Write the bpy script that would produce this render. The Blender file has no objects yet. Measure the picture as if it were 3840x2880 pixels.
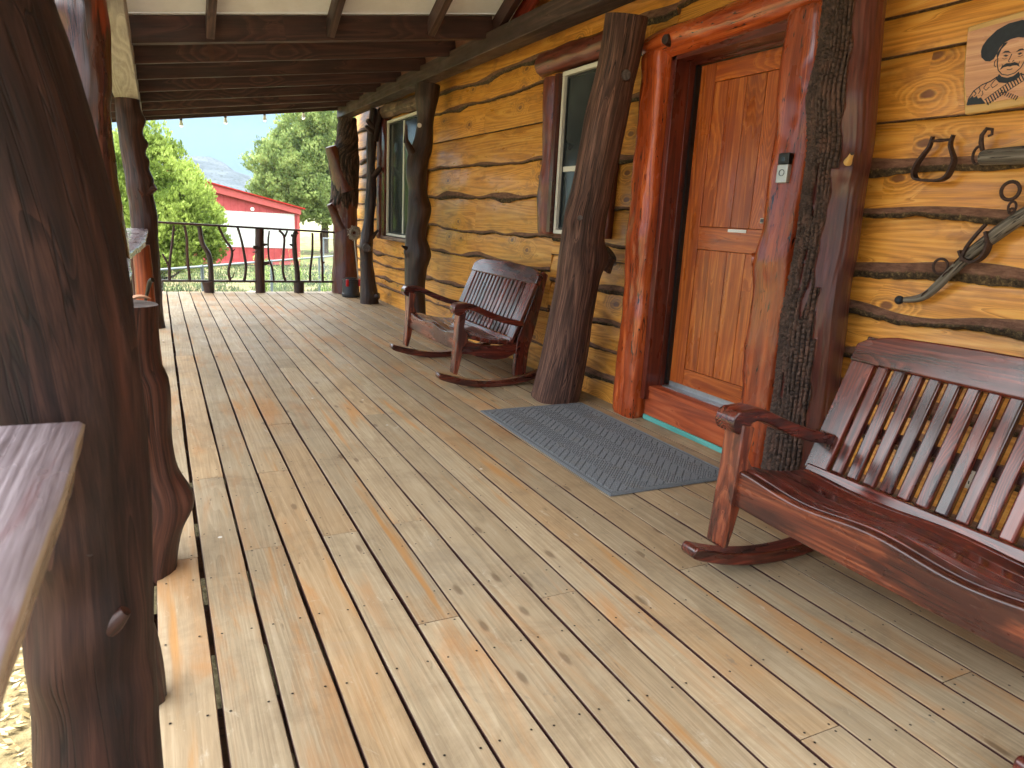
import bpy, math, random
from mathutils import Vector, Matrix, noise
from math import sin, cos, pi, radians, exp, floor

random.seed(11)
SC = bpy.context.scene
C = SC.collection

# ------------------------------------------------------------------ camera
cam = bpy.data.cameras.new("Camera"); co = bpy.data.objects.new("Camera", cam); C.objects.link(co)
RR = [[0.8977510782, -0.4377009759, 0.0496070282], [-0.0568551890, -0.2268070535, -0.9722787913], [0.4368185997, 0.8700439162, -0.2285018485]]
right = Vector(RR[0]); up = -Vector(RR[1]); back = -Vector(RR[2])
M = Matrix((right, up, back)).transposed().to_4x4()
M.translation = Vector((0, 0, 1.42))
co.matrix_world = M
cam.sensor_width = 36; cam.lens = 24.956; cam.clip_start = 0.02; cam.clip_end = 6000
SC.camera = co
cam.dof.use_dof = True; cam.dof.focus_distance = 5.0; cam.dof.aperture_fstop = 7.0

# ------------------------------------------------------------------ sky and sun
SUN_EL, SUN_AZ = radians(81), radians(-112)      # azimuth measured from +Y towards +X
w = bpy.data.worlds.new("World"); SC.world = w; w.use_nodes = True
nt = w.node_tree
sky = nt.nodes.new("ShaderNodeTexSky"); sky.sky_type = 'NISHITA'; sky.sun_disc = False
sky.sun_elevation = SUN_EL; sky.sun_rotation = SUN_AZ; sky.air_density = 1.0; sky.dust_density = 4.0; sky.ozone_density = 1.0
nt.nodes["Background"].inputs[1].default_value = 0.15
# thin overcast: dull towards the horizon, bright overhead
tc = nt.nodes.new("ShaderNodeTexCoord"); sx = nt.nodes.new("ShaderNodeSeparateXYZ"); nt.links.new(tc.outputs['Generated'], sx.inputs[0])
rp = nt.nodes.new("ShaderNodeValToRGB"); nt.links.new(sx.outputs[2], rp.inputs[0])
rp.color_ramp.elements[0].position = .0; rp.color_ramp.elements[0].color = (.34, .65, .90, 1)
rp.color_ramp.elements[1].position = .42; rp.color_ramp.elements[1].color = (7.4, 7.5, 7.6, 1)
e_ = rp.color_ramp.elements.new(.17); e_.color = (.38, .70, .96, 1)
cn = nt.nodes.new("ShaderNodeTexNoise"); cn.inputs['Scale'].default_value = 3; cn.inputs['Detail'].default_value = 4; nt.links.new(tc.outputs['Generated'], cn.inputs['Vector'])
cm = nt.nodes.new("ShaderNodeMapRange"); nt.links.new(cn.outputs[0], cm.inputs[0]); cm.inputs[1].default_value = .3; cm.inputs[2].default_value = .7; cm.inputs[3].default_value = .88; cm.inputs[4].default_value = 1.15
vm = nt.nodes.new("ShaderNodeVectorMath"); vm.operation = 'SCALE'; nt.links.new(rp.outputs[0], vm.inputs[0]); nt.links.new(cm.outputs[0], vm.inputs['Scale'])
mxw = nt.nodes.new("ShaderNodeMix"); mxw.data_type = 'RGBA'; mxw.inputs[0].default_value = .93
nt.links.new(sky.outputs[0], mxw.inputs[6]); nt.links.new(vm.outputs[0], mxw.inputs[7]); nt.links.new(mxw.outputs[2], nt.nodes["Background"].inputs[0])
sl = bpy.data.lights.new("Sun", 'SUN'); so = bpy.data.objects.new("Sun", sl); C.objects.link(so)
sl.energy = 2.4; sl.angle = radians(14); sl.color = (1.0, 0.95, 0.88)
sd = Vector((sin(SUN_AZ)*cos(SUN_EL), cos(SUN_AZ)*cos(SUN_EL), sin(SUN_EL)))
so.rotation_euler = sd.to_track_quat('Z', 'Y').to_euler(); so.location = (-6, 4, 12)
SC.view_settings.view_transform = 'Standard'; SC.view_settings.look = 'None'
SC.view_settings.exposure = 2.62; SC.view_settings.gamma = 1.0
SC.cycles.use_denoising = True
SC.cycles.max_bounces = 8; SC.cycles.diffuse_bounces = 5; SC.cycles.glossy_bounces = 3; SC.cycles.volume_bounces = 0
SC.cycles.sample_clamp_indirect = 8

# ------------------------------------------------------------------ materials
def S(r, g, b):
    f = lambda c: (c/12.92 if c <= .04045 else ((c+.055)/1.055)**2.4)
    return (f(r/255), f(g/255), f(b/255), 1)
class NT:
    def __init__(s, name):
        s.m = bpy.data.materials.new(name); s.m.use_nodes = True; s.t = s.m.node_tree
        s.b = s.t.nodes["Principled BSDF"]
    def n(s, typ, **kw):
        x = s.t.nodes.new(typ)
        for k, v in kw.items():
            if k.startswith('i_'):
                k = k[2:]; key = int(k) if k.isdigit() else k.replace('_', ' ')
                if hasattr(v, 'is_output'): s.t.links.new(v, x.inputs[key])
                else: x.inputs[key].default_value = v
            else: setattr(x, k, v)
        return x
    def l(s, a, b): s.t.links.new(a, b)
    def attr(s, a): return s.n('ShaderNodeAttribute', attribute_name=a)
    def math(s, op, a, b=None, c=None, clamp=False):
        x = s.n('ShaderNodeMath', operation=op); x.use_clamp = clamp
        for i, v in enumerate((a, b, c)):
            if v is None: continue
            if hasattr(v, 'is_output'): s.l(v, x.inputs[i])
            else: x.inputs[i].default_value = v
        return x.outputs[0]
    def scale(s, vec, sc):
        return s.n('ShaderNodeVectorMath', operation='MULTIPLY', i_0=vec, i_1=sc).outputs[0]
    def noise(s, vec, scale=1, detail=3, rough=.55, dist=0):
        return s.n('ShaderNodeTexNoise', i_Vector=vec, i_Scale=scale, i_Detail=detail, i_Roughness=rough, i_Distortion=dist).outputs[0]
    def voro(s, vec, scale=1, feature='F1', out='Distance', rand=1):
        return s.n('ShaderNodeTexVoronoi', feature=feature, i_Vector=vec, i_Scale=scale, i_Randomness=rand).outputs[out]
    def mapr(s, v, a, b, c=0, d=1, smooth=True):
        x = s.n('ShaderNodeMapRange', i_0=v, i_1=a, i_2=b, i_3=c, i_4=d)
        if smooth: x.interpolation_type = 'SMOOTHSTEP'
        return x.outputs[0]
    def ramp(s, v, stops):
        x = s.n('ShaderNodeValToRGB', i_0=v); e = x.color_ramp.elements
        while len(e) < len(stops): e.new(.5)
        for i, (p, c) in enumerate(stops): e[i].position = p; e[i].color = c
        return x.outputs[0]
    def mix(s, f, a, b, mode='MIX'):
        x = s.n('ShaderNodeMix', data_type='RGBA', blend_type=mode)
        for k, v in ((0, f), (6, a), (7, b)):
            if hasattr(v, 'is_output'): s.l(v, x.inputs[k])
            else: x.inputs[k].default_value = v
        return x.outputs[2]
    def bump(s, h, strength=.3, dist=.004, normal=None):
        x = s.n('ShaderNodeBump', i_Height=h, i_Strength=strength, i_Distance=dist)
        if normal is not None: s.l(normal, x.inputs['Normal'])
        return x.outputs[0]
    def out(s, col=None, rough=None, normal=None, coat=0, coat_rough=.1, metal=0, spec=.5):
        for k, v in (('Base Color', col), ('Roughness', rough), ('Normal', normal), ('Metallic', metal), ('Specular IOR Level', spec), ('Coat Weight', coat), ('Coat Roughness', coat_rough)):
            if v is None: continue
            if hasattr(v, 'is_output'): s.l(v, s.b.inputs[k])
            else: s.b.inputs[k].default_value = v
        return s.m

def wood(name, cols, blotch=None, bl=(.5, .68), bl_amt=.7, bscale=(1.6, 7, 7), ring=4.5, rs=(.9, 8, 8), fine=(7, 190, 190),
         rough=.5, coat=0, bump=.25, knot=None, kscale=(1.5, 6, 6), kcol=None, var=.16, mcol=None, mrange=(.3, .6),
         spots=None, cracks=None, kgate=.6, ringw=.45, spec=.5, rvar=.15):
    t = NT(name); g = t.attr('gc').outputs['Vector']; rnd = t.attr('rnd').outputs['Fac']
    rs = (rs[0]*.45, rs[1]*.9, rs[2]*.9)
    base = t.noise(t.scale(g, rs), 1, 1, .35, .15)
    if knot:
        kv = t.n('ShaderNodeTexVoronoi', voronoi_dimensions='2D', i_Vector=t.scale(g, kscale), i_Scale=1.0)
        kg = t.math('GREATER_THAN', t.n('ShaderNodeSeparateColor', i_0=kv.outputs['Color']).outputs[0], kgate)
        dk = t.math('ADD', kv.outputs['Distance'], t.math('MULTIPLY', t.math('SUBTRACT', 1.0, kg), 2.0))
        dk = t.math('ADD', dk, t.math('MULTIPLY', t.math('SUBTRACT', t.noise(g, 25, 2), .5), .06))
        near = t.mapr(dk, 0, .5, 1, 0)
        base = t.math('ADD', base, t.math('MULTIPLY', near, .35))
        km = t.mapr(dk, knot*.55, knot, 1, 0)
    fz = t.math('FRACT', t.math('MULTIPLY', base, ring*2.2))
    r = t.math('MULTIPLY', t.mapr(fz, .0, .75, 1, .15), t.mapr(fz, 0, .08))
    r = t.math('ADD', r, t.math('MULTIPLY', t.mapr(fz, .92, 1), .9))
    r = t.math('ADD', t.math('MULTIPLY', r, .5), t.math('MULTIPLY', t.noise(t.scale(g, (rs[0]*2, rs[1]*2.5, rs[2]*2.5)), 1, 3, .6), .5))
    f = t.noise(t.scale(g, fine), 1, 3, .6)
    mid = t.noise(t.scale(g, (2.2, 45, 45)), 1, 3, .6)
    v = t.math('ADD', t.math('MULTIPLY', r, ringw), t.math('MULTIPLY', t.math('ADD', f, mid), (1-ringw)*.5))
    n = len(cols)
    col = t.ramp(v, [(.33+.36*i/(n-1), c) for i, c in enumerate(cols)])
    if blotch is not None:
        bn = t.noise(t.scale(g, bscale), 1, 4, .6, .4)
        col = t.mix(t.math('MULTIPLY', t.mapr(bn, bl[0], bl[1]), bl_amt), col, blotch)
    if spots is not None:
        sc, thr, scol = spots
        vd = t.noise(t.scale(g, sc), 1, 3, .7)
        col = t.mix(t.mapr(vd, thr, thr+.05), col, scol)
    if cracks is not None:
        cn = t.noise(t.scale(g, cracks[0]), 1, 2, .5)
        cn = t.math('ABSOLUTE', t.math('SUBTRACT', cn, .5))
        ck = t.mapr(cn, 0, cracks[1]*1.9, 1, 0)
        gate = t.mapr(t.noise(t.scale(g, (1.3, 3, 3)), 1, 1), .45, .5)
        ck = t.math('MULTIPLY', ck, gate)
        col = t.mix(ck, col, (.012, .007, .006, 1))
    if knot:
        col = t.mix(t.math('MULTIPLY', t.mapr(t.math('ABSOLUTE', t.math('SUBTRACT', dk, knot*1.5)), .0, knot*.6, 1, 0), .35), col, kcol or (.06, .02, .01, 1))
        col = t.mix(t.math('MULTIPLY', km, .8), col, kcol or (.06, .02, .01, 1))
    hs = t.n('ShaderNodeHueSaturation', i_Color=col, i_Value=t.mapr(rnd, 0, 1, 1-var, 1+var, False))
    col = hs.outputs[0]
    m = t.attr('mask').outputs['Fac']
    if mcol is not None:
        if not hasattr(mcol, 'is_output'):
            mc = t.mix(f, mcol, tuple(c*1.8 for c in mcol[:3])+(1,))
        col = t.mix(t.mapr(m, mrange[0], mrange[1]), col, mc)
    h = t.math('ADD', t.math('MULTIPLY', f, .6), t.math('MULTIPLY', mid, .6))
    if cracks is not None: h = t.math('SUBTRACT', h, t.math('MULTIPLY', ck, 1.5))
    nrm = t.bump(h, bump, .003)
    ro = t.mapr(t.noise(t.scale(g, (3, 9, 9)), 1, 3), .3, .7, rough-rvar, rough+rvar, False)
    return t.out(col, ro, nrm, coat, .12, spec=spec)

MT = {}
# weathered deck boards
def deck_mat():
    t = NT('deck'); g = t.attr('gc').outputs['Vector']; rnd = t.attr('rnd').outputs['Fac']
    pos = t.n('ShaderNodeTexCoord').outputs['Object']
    # cathedral grain
    off = t.math('MULTIPLY', rnd, 3.0)
    base = t.noise(t.scale(g, (.22, 7, 7)), 1, 1, .3, .2)
    fz = t.math('FRACT', t.math('MULTIPLY', base, 17)); r = t.math('MULTIPLY', t.mapr(fz, .0, .8, 1, .2), t.mapr(fz, 0, .1))
    f = t.noise(t.scale(g, (9, 230, 230)), 1, 4, .65)
    mid = t.noise(t.scale(g, (2.5, 38, 38)), 1, 4, .65)
    v = t.math('ADD', t.math('MULTIPLY', r, .16), t.math('ADD', t.math('MULTIPLY', f, .38), t.math('MULTIPLY', mid, .48)))
    col = t.ramp(v, [(.22, S(126, 110, 88)), (.5, S(162, 144, 116)), (.78, S(186, 170, 144))])
    # per-board warm / grey
    warm = t.mapr(t.math('FRACT', t.math('MULTIPLY', rnd, 7.31)), .35, 1)
    col = t.mix(t.math('MULTIPLY', warm, .5), col, t.ramp(v, [(.22, S(128, 98, 64)), (.5, S(164, 130, 88)), (.78, S(188, 156, 114))]))
    # orange stain left in patches (worn finish)
    o = t.noise(t.scale(g, (1.1, 6, 6)), 1, 5, .65, .8)
    ow = t.noise(pos, .55, 2)
    om = t.mapr(t.math('ADD', o, t.math('MULTIPLY', t.math('SUBTRACT', ow, .5), .9)), .5, .74)
    col = t.mix(t.math('MULTIPLY', om, .6), col, S(174, 118, 60))
    # grey weather and chalky scuffs
    gw = t.mapr(t.noise(pos, 1.3, 5, .7, .6), .52, .75)
    col = t.mix(t.math('MULTIPLY', gw, .55), col, S(150, 141, 124))
    dirt = t.mapr(t.noise(pos, 3.1, 6, .72, .5), .46, .68)
    col = t.mix(t.math('MULTIPLY', dirt, .38), col, S(118, 100, 78))
    rub = t.mapr(t.noise(t.scale(pos, (5, 3, 1)), 2.0, 6, .8, 2.0), .6, .7)
    col = t.mix(t.math('MULTIPLY', rub, .35), col, S(200, 190, 170))
    sc = t.mapr(t.noise(t.scale(pos, (6, 2.0, 1)), 1.2, 6, .75, 1.2), .62, .74)
    col = t.mix(t.math('MULTIPLY', sc, .5), col, S(206, 200, 186))
    # amber band where the old finish survives, and blue grey mildew
    ab = t.mapr(t.noise(t.scale(g, (.8, 11, 11)), 1, 3, .55, .3), .58, .74)
    col = t.mix(t.math('MULTIPLY', t.math('MULTIPLY', ab, t.math('GREATER_THAN', t.math('FRACT', t.math('MULTIPLY', rnd, 13.7)), .35)), .8), col, S(176, 122, 58))
    bm = t.mapr(t.noise(t.scale(pos, (9, 5, 5)), .8, 4, .7, .8), .66, .76)
    col = t.mix(t.math('MULTIPLY', bm, .6), col, S(104, 102, 94))
    # dark stains
    ds = t.mapr(t.noise(t.scale(g, (5, 22, 22)), 1, 3, .6, .3), .68, .78)
    col = t.mix(t.math('MULTIPLY', ds, .6), col, S(92, 78, 62))
    dvn = t.n('ShaderNodeTexVoronoi', voronoi_dimensions='2D', i_Vector=t.scale(g, (2.3, 7, 7)), i_Scale=1.0)
    dv = t.math('MULTIPLY', t.mapr(t.math('ADD', dvn.outputs['Distance'], t.math('MULTIPLY', t.noise(g, 30, 2), .05)), .07, .15, 1, 0), t.math('GREATER_THAN', t.n('ShaderNodeSeparateColor', i_0=dvn.outputs['Color']).outputs[1], .88))
    col = t.mix(t.math('MULTIPLY', dv, .6), col, S(84, 62, 44))
    # little white flecks
    wv = t.n('ShaderNodeTexVoronoi', i_Vector=pos, i_Scale=5.0)
    fl = t.mapr(t.math('ADD', wv.outputs['Distance'], t.math('MULTIPLY', t.noise(pos, 60, 2), .04)), .06, .075, 1, 0)
    keep = t.math('GREATER_THAN', t.n('ShaderNodeSeparateColor', i_0=wv.outputs['Color']).outputs[0], .6)
    col = t.mix(t.math('MULTIPLY', fl, keep), col, S(215, 212, 205))
    hs = t.n('ShaderNodeHueSaturation', i_Color=col, i_Value=t.mapr(rnd, 0, 1, .84, 1.12, False), i_Saturation=.96, i_Hue=.502)
    col = t.mix(t.mapr(t.attr('mask').outputs['Fac'], .2, .8), hs.outputs[0], S(58, 30, 26))
    nrm = t.bump(t.math('ADD', t.math('MULTIPLY', f, .7), t.math('MULTIPLY', mid, .8)), .35, .0025)
    ro = t.mapr(t.noise(pos, 2.2, 4), .3, .7, .48, .75, False)
    return t.out(col, ro, nrm, spec=.3)
MT['deck'] = deck_mat()
MT['siding'] = wood('siding', [S(176, 110, 40), S(226, 156, 62), S(238, 182, 92)], blotch=S(142, 88, 42), bl=(.52, .72), bl_amt=.55, bscale=(3.2, 8, 8),
    ring=7, rs=(.8, 6, 6), rough=.42, coat=.15, bump=.15, knot=.11, kgate=.72, kscale=(2.3, 4.5, 1), kcol=S(98, 55, 42), var=.1, ringw=.38, mcol=S(92, 60, 44), mrange=(.35, .65))
def bark_edge_mat():
    t = NT('bark_edge'); g = t.attr('gc').outputs['Vector']; m = t.attr('mask').outputs['Fac']
    n = t.noise(t.scale(g, (14, 60, 60)), 1, 4, .65); n2 = t.noise(g, 45, 4, .7)
    smooth = t.ramp(n, [(.3, S(92, 62, 50)), (.7, S(146, 108, 86))])
    rug = t.ramp(n2, [(.32, S(30, 24, 18)), (.55, S(82, 66, 46)), (.75, S(150, 126, 84))])
    col = t.mix(t.mapr(t.math('ADD', m, t.math('MULTIPLY', t.math('SUBTRACT', n2, .5), .8)), .4, .6), smooth, rug)
    return t.out(col, .85, t.bump(n2, .7, .01), spec=.3)
MT['bark_edge'] = bark_edge_mat()
dark3 = [S(20, 12, 10), S(44, 25, 20), S(76, 44, 34)]
MT['dark_log'] = wood('dark_log', dark3, blotch=S(92, 62, 50), bl=(.5, .75), bl_amt=.5, bscale=(1.5, 14, 14), ring=3, rs=(.7, 12, 12), rough=.55, coat=.15, bump=.45,
    cracks=((1.3, 34, 34), .012), knot=.06, kscale=(2, 5, 5), ringw=.3, mcol=S(26, 20, 17), mrange=(.4, .7))
MT['fore_log'] = wood('fore_log', [S(22, 15, 14), S(48, 31, 27), S(80, 54, 45)], blotch=S(104, 64, 50), bl=(.5, .8), bl_amt=.6, bscale=(.8, 12, 12), ring=3, rs=(.6, 9, 9), rough=.68, coat=0, spec=.25, bump=.4,
    cracks=((1.0, 26, 26), .010), ringw=.3)
MT['worn_log'] = wood('worn_log', [S(34, 20, 18), S(66, 36, 30), S(100, 58, 46)], blotch=S(150, 66, 40), bl=(.52, .6), bl_amt=.75, bscale=(1.4, 6, 6), ring=3, rs=(.7, 9, 9), rough=.34, coat=.4, bump=.3,
    spots=((2.2, 16, 16), .63, S(34, 20, 17)), cracks=((1.0, 24, 24), .01), ringw=.35)
MT['brown_log'] = wood('brown_log', [S(28, 16, 13), S(56, 32, 26), S(88, 54, 42)], blotch=S(116, 70, 52), bl=(.52, .75), bl_amt=.5, bscale=(1.2, 14, 14), ring=3, rs=(.6, 9, 9), rough=.5, coat=.08, spec=.35, bump=.3, cracks=((1.0, 24, 24), .01), ringw=.35, mcol=S(30, 22, 18), mrange=(.4, .7))
MT['orange_log'] = wood('orange_log', [S(92, 38, 16), S(134, 60, 26), S(156, 80, 40)], rough=.45, bump=.3, cracks=((1.0, 24, 24), .01))
MT['weather_log'] = wood('weather_log', [S(36, 23, 19), S(84, 58, 48), S(136, 100, 84)], blotch=S(46, 28, 23), bl=(.46, .7), bl_amt=.7, bscale=(1.0, 14, 14), ring=4, rs=(.5, 16, 16), rough=.7, coat=0, spec=.3, bump=.8,
    cracks=((1.2, 36, 36), .016), ringw=.3)
MT['red_log'] = wood('red_log', [S(124, 50, 24), S(178, 80, 36), S(206, 110, 58)], blotch=S(122, 46, 30), bl=(.46, .7), bl_amt=.65, bscale=(1.3, 10, 10), ring=2.5, rs=(.6, 8, 8), rough=.26, coat=.5, bump=.2,
    spots=((6, 34, 34), .63, S(52, 24, 17)), ringw=.4, cracks=((1.6, 26, 26), .006))
MT['win_log'] = wood('win_log', [S(74, 34, 24), S(118, 54, 38), S(146, 78, 56)], blotch=S(64, 34, 28), bl=(.48, .7), bl_amt=.7, bscale=(1.8, 9, 9), ring=2.5, rs=(.8, 8, 8), rough=.4, coat=.3, bump=.3,
    spots=((7, 30, 30), .63, S(48, 24, 18)), ringw=.4)
MT['peeled_log'] = wood('peeled_log', [S(74, 50, 40), S(122, 92, 74), S(168, 142, 118)], blotch=S(64, 40, 32), bl=(.46, .6), bl_amt=.8, bscale=(4, 9, 9), rough=.6, bump=.5)
MT['door'] = wood('door', [S(122, 54, 20), S(182, 92, 34), S(210, 130, 60)], blotch=S(140, 58, 28), bl=(.45, .7), bl_amt=.65, bscale=(1.4, 9, 9), ring=6, rs=(.6, 9, 9), rough=.36, coat=.25, bump=.12,
    knot=.06, kscale=(1.2, 4, 4), kcol=S(70, 26, 12), var=.14, ringw=.35)
MT['door_dark'] = wood('door_dark', [S(56, 20, 14), S(88, 32, 20), S(116, 50, 30)], rough=.34, coat=.3, bump=.15, spots=((9, 22, 22), .68, S(30, 12, 8)))
MT['step'] = wood('step', [S(132, 56, 28), S(176, 82, 42), S(192, 106, 64)], blotch=S(130, 62, 44), bl=(.5, .7), bl_amt=.6, rough=.5, bump=.25)
MT['teal'] = wood('teal', [S(74, 150, 144), S(92, 170, 164), S(110, 184, 178)], rough=.6, bump=.15, spots=((20, 60, 60), .68, S(180, 170, 150)))
MT['chair'] = wood('chair', [S(46, 19, 15), S(92, 36, 27), S(136, 62, 44)], blotch=S(38, 18, 17), bl=(.44, .62), bl_amt=.8, bscale=(2.2, 9, 9), ring=6, rs=(.9, 9, 9), rough=.26, coat=.5, bump=.14,
    knot=.045, kscale=(1.6, 6, 6), kcol=S(30, 14, 12), ringw=.42, var=.2)
MT['chair_rub'] = wood('chair_rub', [S(62, 28, 22), S(112, 54, 36), S(154, 88, 58)], blotch=S(52, 26, 23), bl=(.47, .58), bl_amt=.85, bscale=(2.0, 8, 8), ring=6, rs=(.8, 9, 9), rough=.3, coat=.4, bump=.14,
    knot=.05, kscale=(1.4, 5, 5), kcol=S(36, 18, 14), ringw=.42)
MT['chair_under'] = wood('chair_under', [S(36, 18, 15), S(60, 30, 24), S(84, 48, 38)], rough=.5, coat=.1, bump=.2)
MT['rafter'] = wood('rafter', [S(36, 20, 18), S(60, 34, 29), S(86, 52, 44)], blotch=S(66, 32, 26), bl=(.5, .7), bl_amt=.5, ring=3, rough=.6, bump=.25, knot=.05)
MT['beam'] = wood('beam', [S(44, 31, 27), S(70, 50, 43), S(100, 78, 68)], blotch=S(42, 28, 25), bl=(.5, .66), bl_amt=.75, bscale=(2.4, 6, 6), ring=3, rough=.6, bump=.3)
MT['ledger'] = wood('ledger', [S(92, 56, 42), S(124, 82, 62), S(146, 104, 82)], rough=.6, bump=.2)
MT['pale_beam'] = wood('pale_beam', [S(130, 120, 110), S(164, 154, 142), S(184, 176, 166)], blotch=S(118, 104, 92), bl=(.52, .72), bl_amt=.5, rough=.6, bump=.2)
MT['red_board'] = wood('red_board', [S(96, 28, 16), S(134, 42, 24), S(150, 60, 36)], rough=.5, bump=.2)
MT['cap'] = wood('cap', [S(96, 82, 84), S(146, 134, 140), S(184, 174, 182)], blotch=S(112, 58, 58), bl=(.54, .7), bl_amt=.7, bscale=(2.4, 16, 16), ring=3, rs=(.6, 14, 14), rough=.3, coat=.3, bump=.6,
    ringw=.3, mcol=S(122, 104, 84), mrange=(.4, .6))
MT['grey_wood'] = wood('grey_wood', [S(78, 70, 60), S(116, 108, 96), S(148, 140, 128)], rough=.8, bump=.5, cracks=((3, 60, 60), .02))
MT['cut_end'] = wood('cut_end', [S(52, 44, 42), S(78, 68, 65), S(104, 94, 90)], rough=.6, bump=.4)
MT['plaque'] = wood('plaque', [S(182, 124, 78), S(204, 148, 98), S(216, 166, 112)], ring=6, rs=(.9, 5, 5), rough=.4, coat=.2, bump=.08)
MT['plaque_edge'] = wood('plaque_edge', [S(206, 160, 88), S(216, 174, 104), S(224, 186, 124)], rough=.5, bump=.1)
def plain(name, col, rough=.5, metal=0, coat=0, bump=0, bs=60, var=.0, spec=.5):
    t = NT(name); pos = t.n('ShaderNodeTexCoord').outputs['Object']
    n = t.noise(pos, bs, 4, .65)
    c = t.mix(t.mapr(n, .35, .7), tuple(x*(1-var) for x in col[:3])+(1,), tuple(min(1, x*(1+var)) for x in col[:3])+(1,))
    return t.out(c, rough, t.bump(n, bump, .002) if bump else None, coat, metal=metal, spec=spec)
MT['white_paint'] = plain('white_paint', S(206, 205, 198), .5, var=.04, bs=6)
MT['soffit'] = plain('soffit', S(232, 234, 236), .7, var=.06, bs=3)
MT['win_white'] = plain('win_white', S(222, 218, 206), .4, var=.03)
MT['black'] = plain('black', S(18, 18, 19), .4, var=.2)
MT['ink'] = plain('ink', S(34, 40, 48), .6, var=.15)
MT['rust'] = plain('rust', S(66, 46, 38), .65, metal=.3, bump=.5, bs=120, var=.35)
MT['alu'] = plain('alu', S(176, 180, 184), .38, metal=.75, var=.08, bump=.1, bs=40)
MT['silver'] = plain('silver', S(190, 192, 192), .35, metal=.4, var=.02)
MT['white_plastic'] = plain('white_plastic', S(225, 225, 222), .35)
MT['grey_plastic'] = plain('grey_plastic', S(48, 50, 54), .35, var=.05)
MT['red_plastic'] = plain('red_plastic', S(196, 32, 38), .35)
MT['mop'] = plain('mop', S(150, 142, 132), .95, bump=.6, bs=90, var=.3)
MT['galv'] = plain('galv', S(110, 120, 126), .55, metal=.3, var=.06)
MT['chips'] = plain('chips', S(206, 160, 130), .5, var=.15, bs=30)
MT['concrete'] = plain('concrete', S(150, 146, 138), .9, var=.15, bs=8, bump=.3)
MT['nail'] = plain('nail', S(40, 34, 30), .5, metal=.5, var=.2)
def glass_mat():
    t = NT('window_glass'); pos = t.n('ShaderNodeTexCoord').outputs['Object']
    n = t.noise(pos, 2, 2)
    return t.out(t.ramp(n, [(.3, S(40, 46, 48)), (.7, S(66, 73, 74))]), .16, None, spec=.5)
MT['glass'] = glass_mat()
def bulb_mat():
    t = NT('bulb_glass'); t.b.inputs['Transmission Weight'].default_value = .6
    n = t.noise(t.n('ShaderNodeTexCoord').outputs['Object'], 5, 1)
    return t.out(t.ramp(n, [(0, S(225, 222, 205)), (1, S(245, 242, 226))]), .12)
MT['bulb'] = bulb_mat()
def mat_mat():
    t = NT('rubber_mat'); pos = t.n('ShaderNodeTexCoord').outputs['Object']
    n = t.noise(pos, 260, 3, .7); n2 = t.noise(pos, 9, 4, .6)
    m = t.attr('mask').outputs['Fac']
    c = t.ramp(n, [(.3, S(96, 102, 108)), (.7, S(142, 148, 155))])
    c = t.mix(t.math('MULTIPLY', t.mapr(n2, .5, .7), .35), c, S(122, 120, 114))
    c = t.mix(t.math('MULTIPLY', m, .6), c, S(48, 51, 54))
    fk = t.mapr(t.voro(pos, 16), .03, .05, 1, 0)
    c = t.mix(t.math('MULTIPLY', fk, .4), c, S(190, 186, 176))
    return t.out(c, .95, t.bump(n, .8, .003), spec=.2)
MT['mat'] = mat_mat()
def bark_mat():
    t = NT('bark'); g = t.attr('gc').outputs['Vector']; m = t.attr('mask').outputs['Fac']
    # bare red-brown sapwood
    f = t.noise(t.scale(g, (5, 90, 90)), 1, 4, .6); b = t.noise(t.scale(g, (1.6, 7, 7)), 1, 4, .6)
    bare = t.ramp(f, [(.3, S(66, 30, 26)), (.6, S(98, 48, 40)), (.8, S(124, 70, 58))])
    bare = t.mix(t.math('MULTIPLY', t.mapr(b, .48, .68), .6), bare, S(58, 38, 36))
    n = t.noise(g, 70, 5, .7); n2 = t.noise(t.scale(g, (10, 24, 24)), 1, 3)
    h = t.attr('hgt').outputs['Fac']
    bk = t.ramp(n, [(.28, S(32, 23, 20)), (.5, S(66, 50, 43)), (.75, S(108, 86, 75))])
    bk = t.mix(t.math('MULTIPLY', t.mapr(n2, .5, .66), .55), bk, S(108, 78, 66))
    bk = t.mix(t.mapr(h, .1, .55, 1, 0), bk, S(22, 16, 14))
    mm = t.mapr(m, .35, .65)
    col = t.mix(mm, bare, bk)
    ro = t.mapr(mm, 0, 1, .34, .85, False)
    nrm = t.bump(t.math('ADD', t.math('MULTIPLY', n, mm), t.math('MULTIPLY', f, .15)), .8, .006)
    m_ = t.out(col, ro, nrm, t.mapr(mm, 0, 1, .3, 0, False))
    return m_
MT['bark'] = bark_mat()
def ground_mat():
    t = NT('ground'); pos = t.n('ShaderNodeTexCoord').outputs['Object']
    n = t.noise(pos, 1.1, 6, .7); f = t.noise(pos, 18, 5, .75); p = t.noise(pos, .25, 3)
    straw = t.ramp(f, [(.3, S(82, 72, 48)), (.6, S(132, 120, 88)), (.8, S(168, 160, 128))])
    green = t.ramp(f, [(.3, S(48, 64, 26)), (.6, S(88, 106, 52)), (.8, S(120, 134, 80))])
    sepx = t.n('ShaderNodeSeparateXYZ', i_0=pos).outputs[1]
    far = t.mapr(sepx, 6, 14)
    c = t.mix(t.math('MULTIPLY', t.mapr(n, .42, .58), far), straw, green)
    c = t.mix(t.mapr(sepx, 60, 160), c, S(150, 150, 120))
    return t.out(c, .95, t.bump(f, .8, .03), spec=.2)
MT['ground'] = ground_mat()
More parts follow.
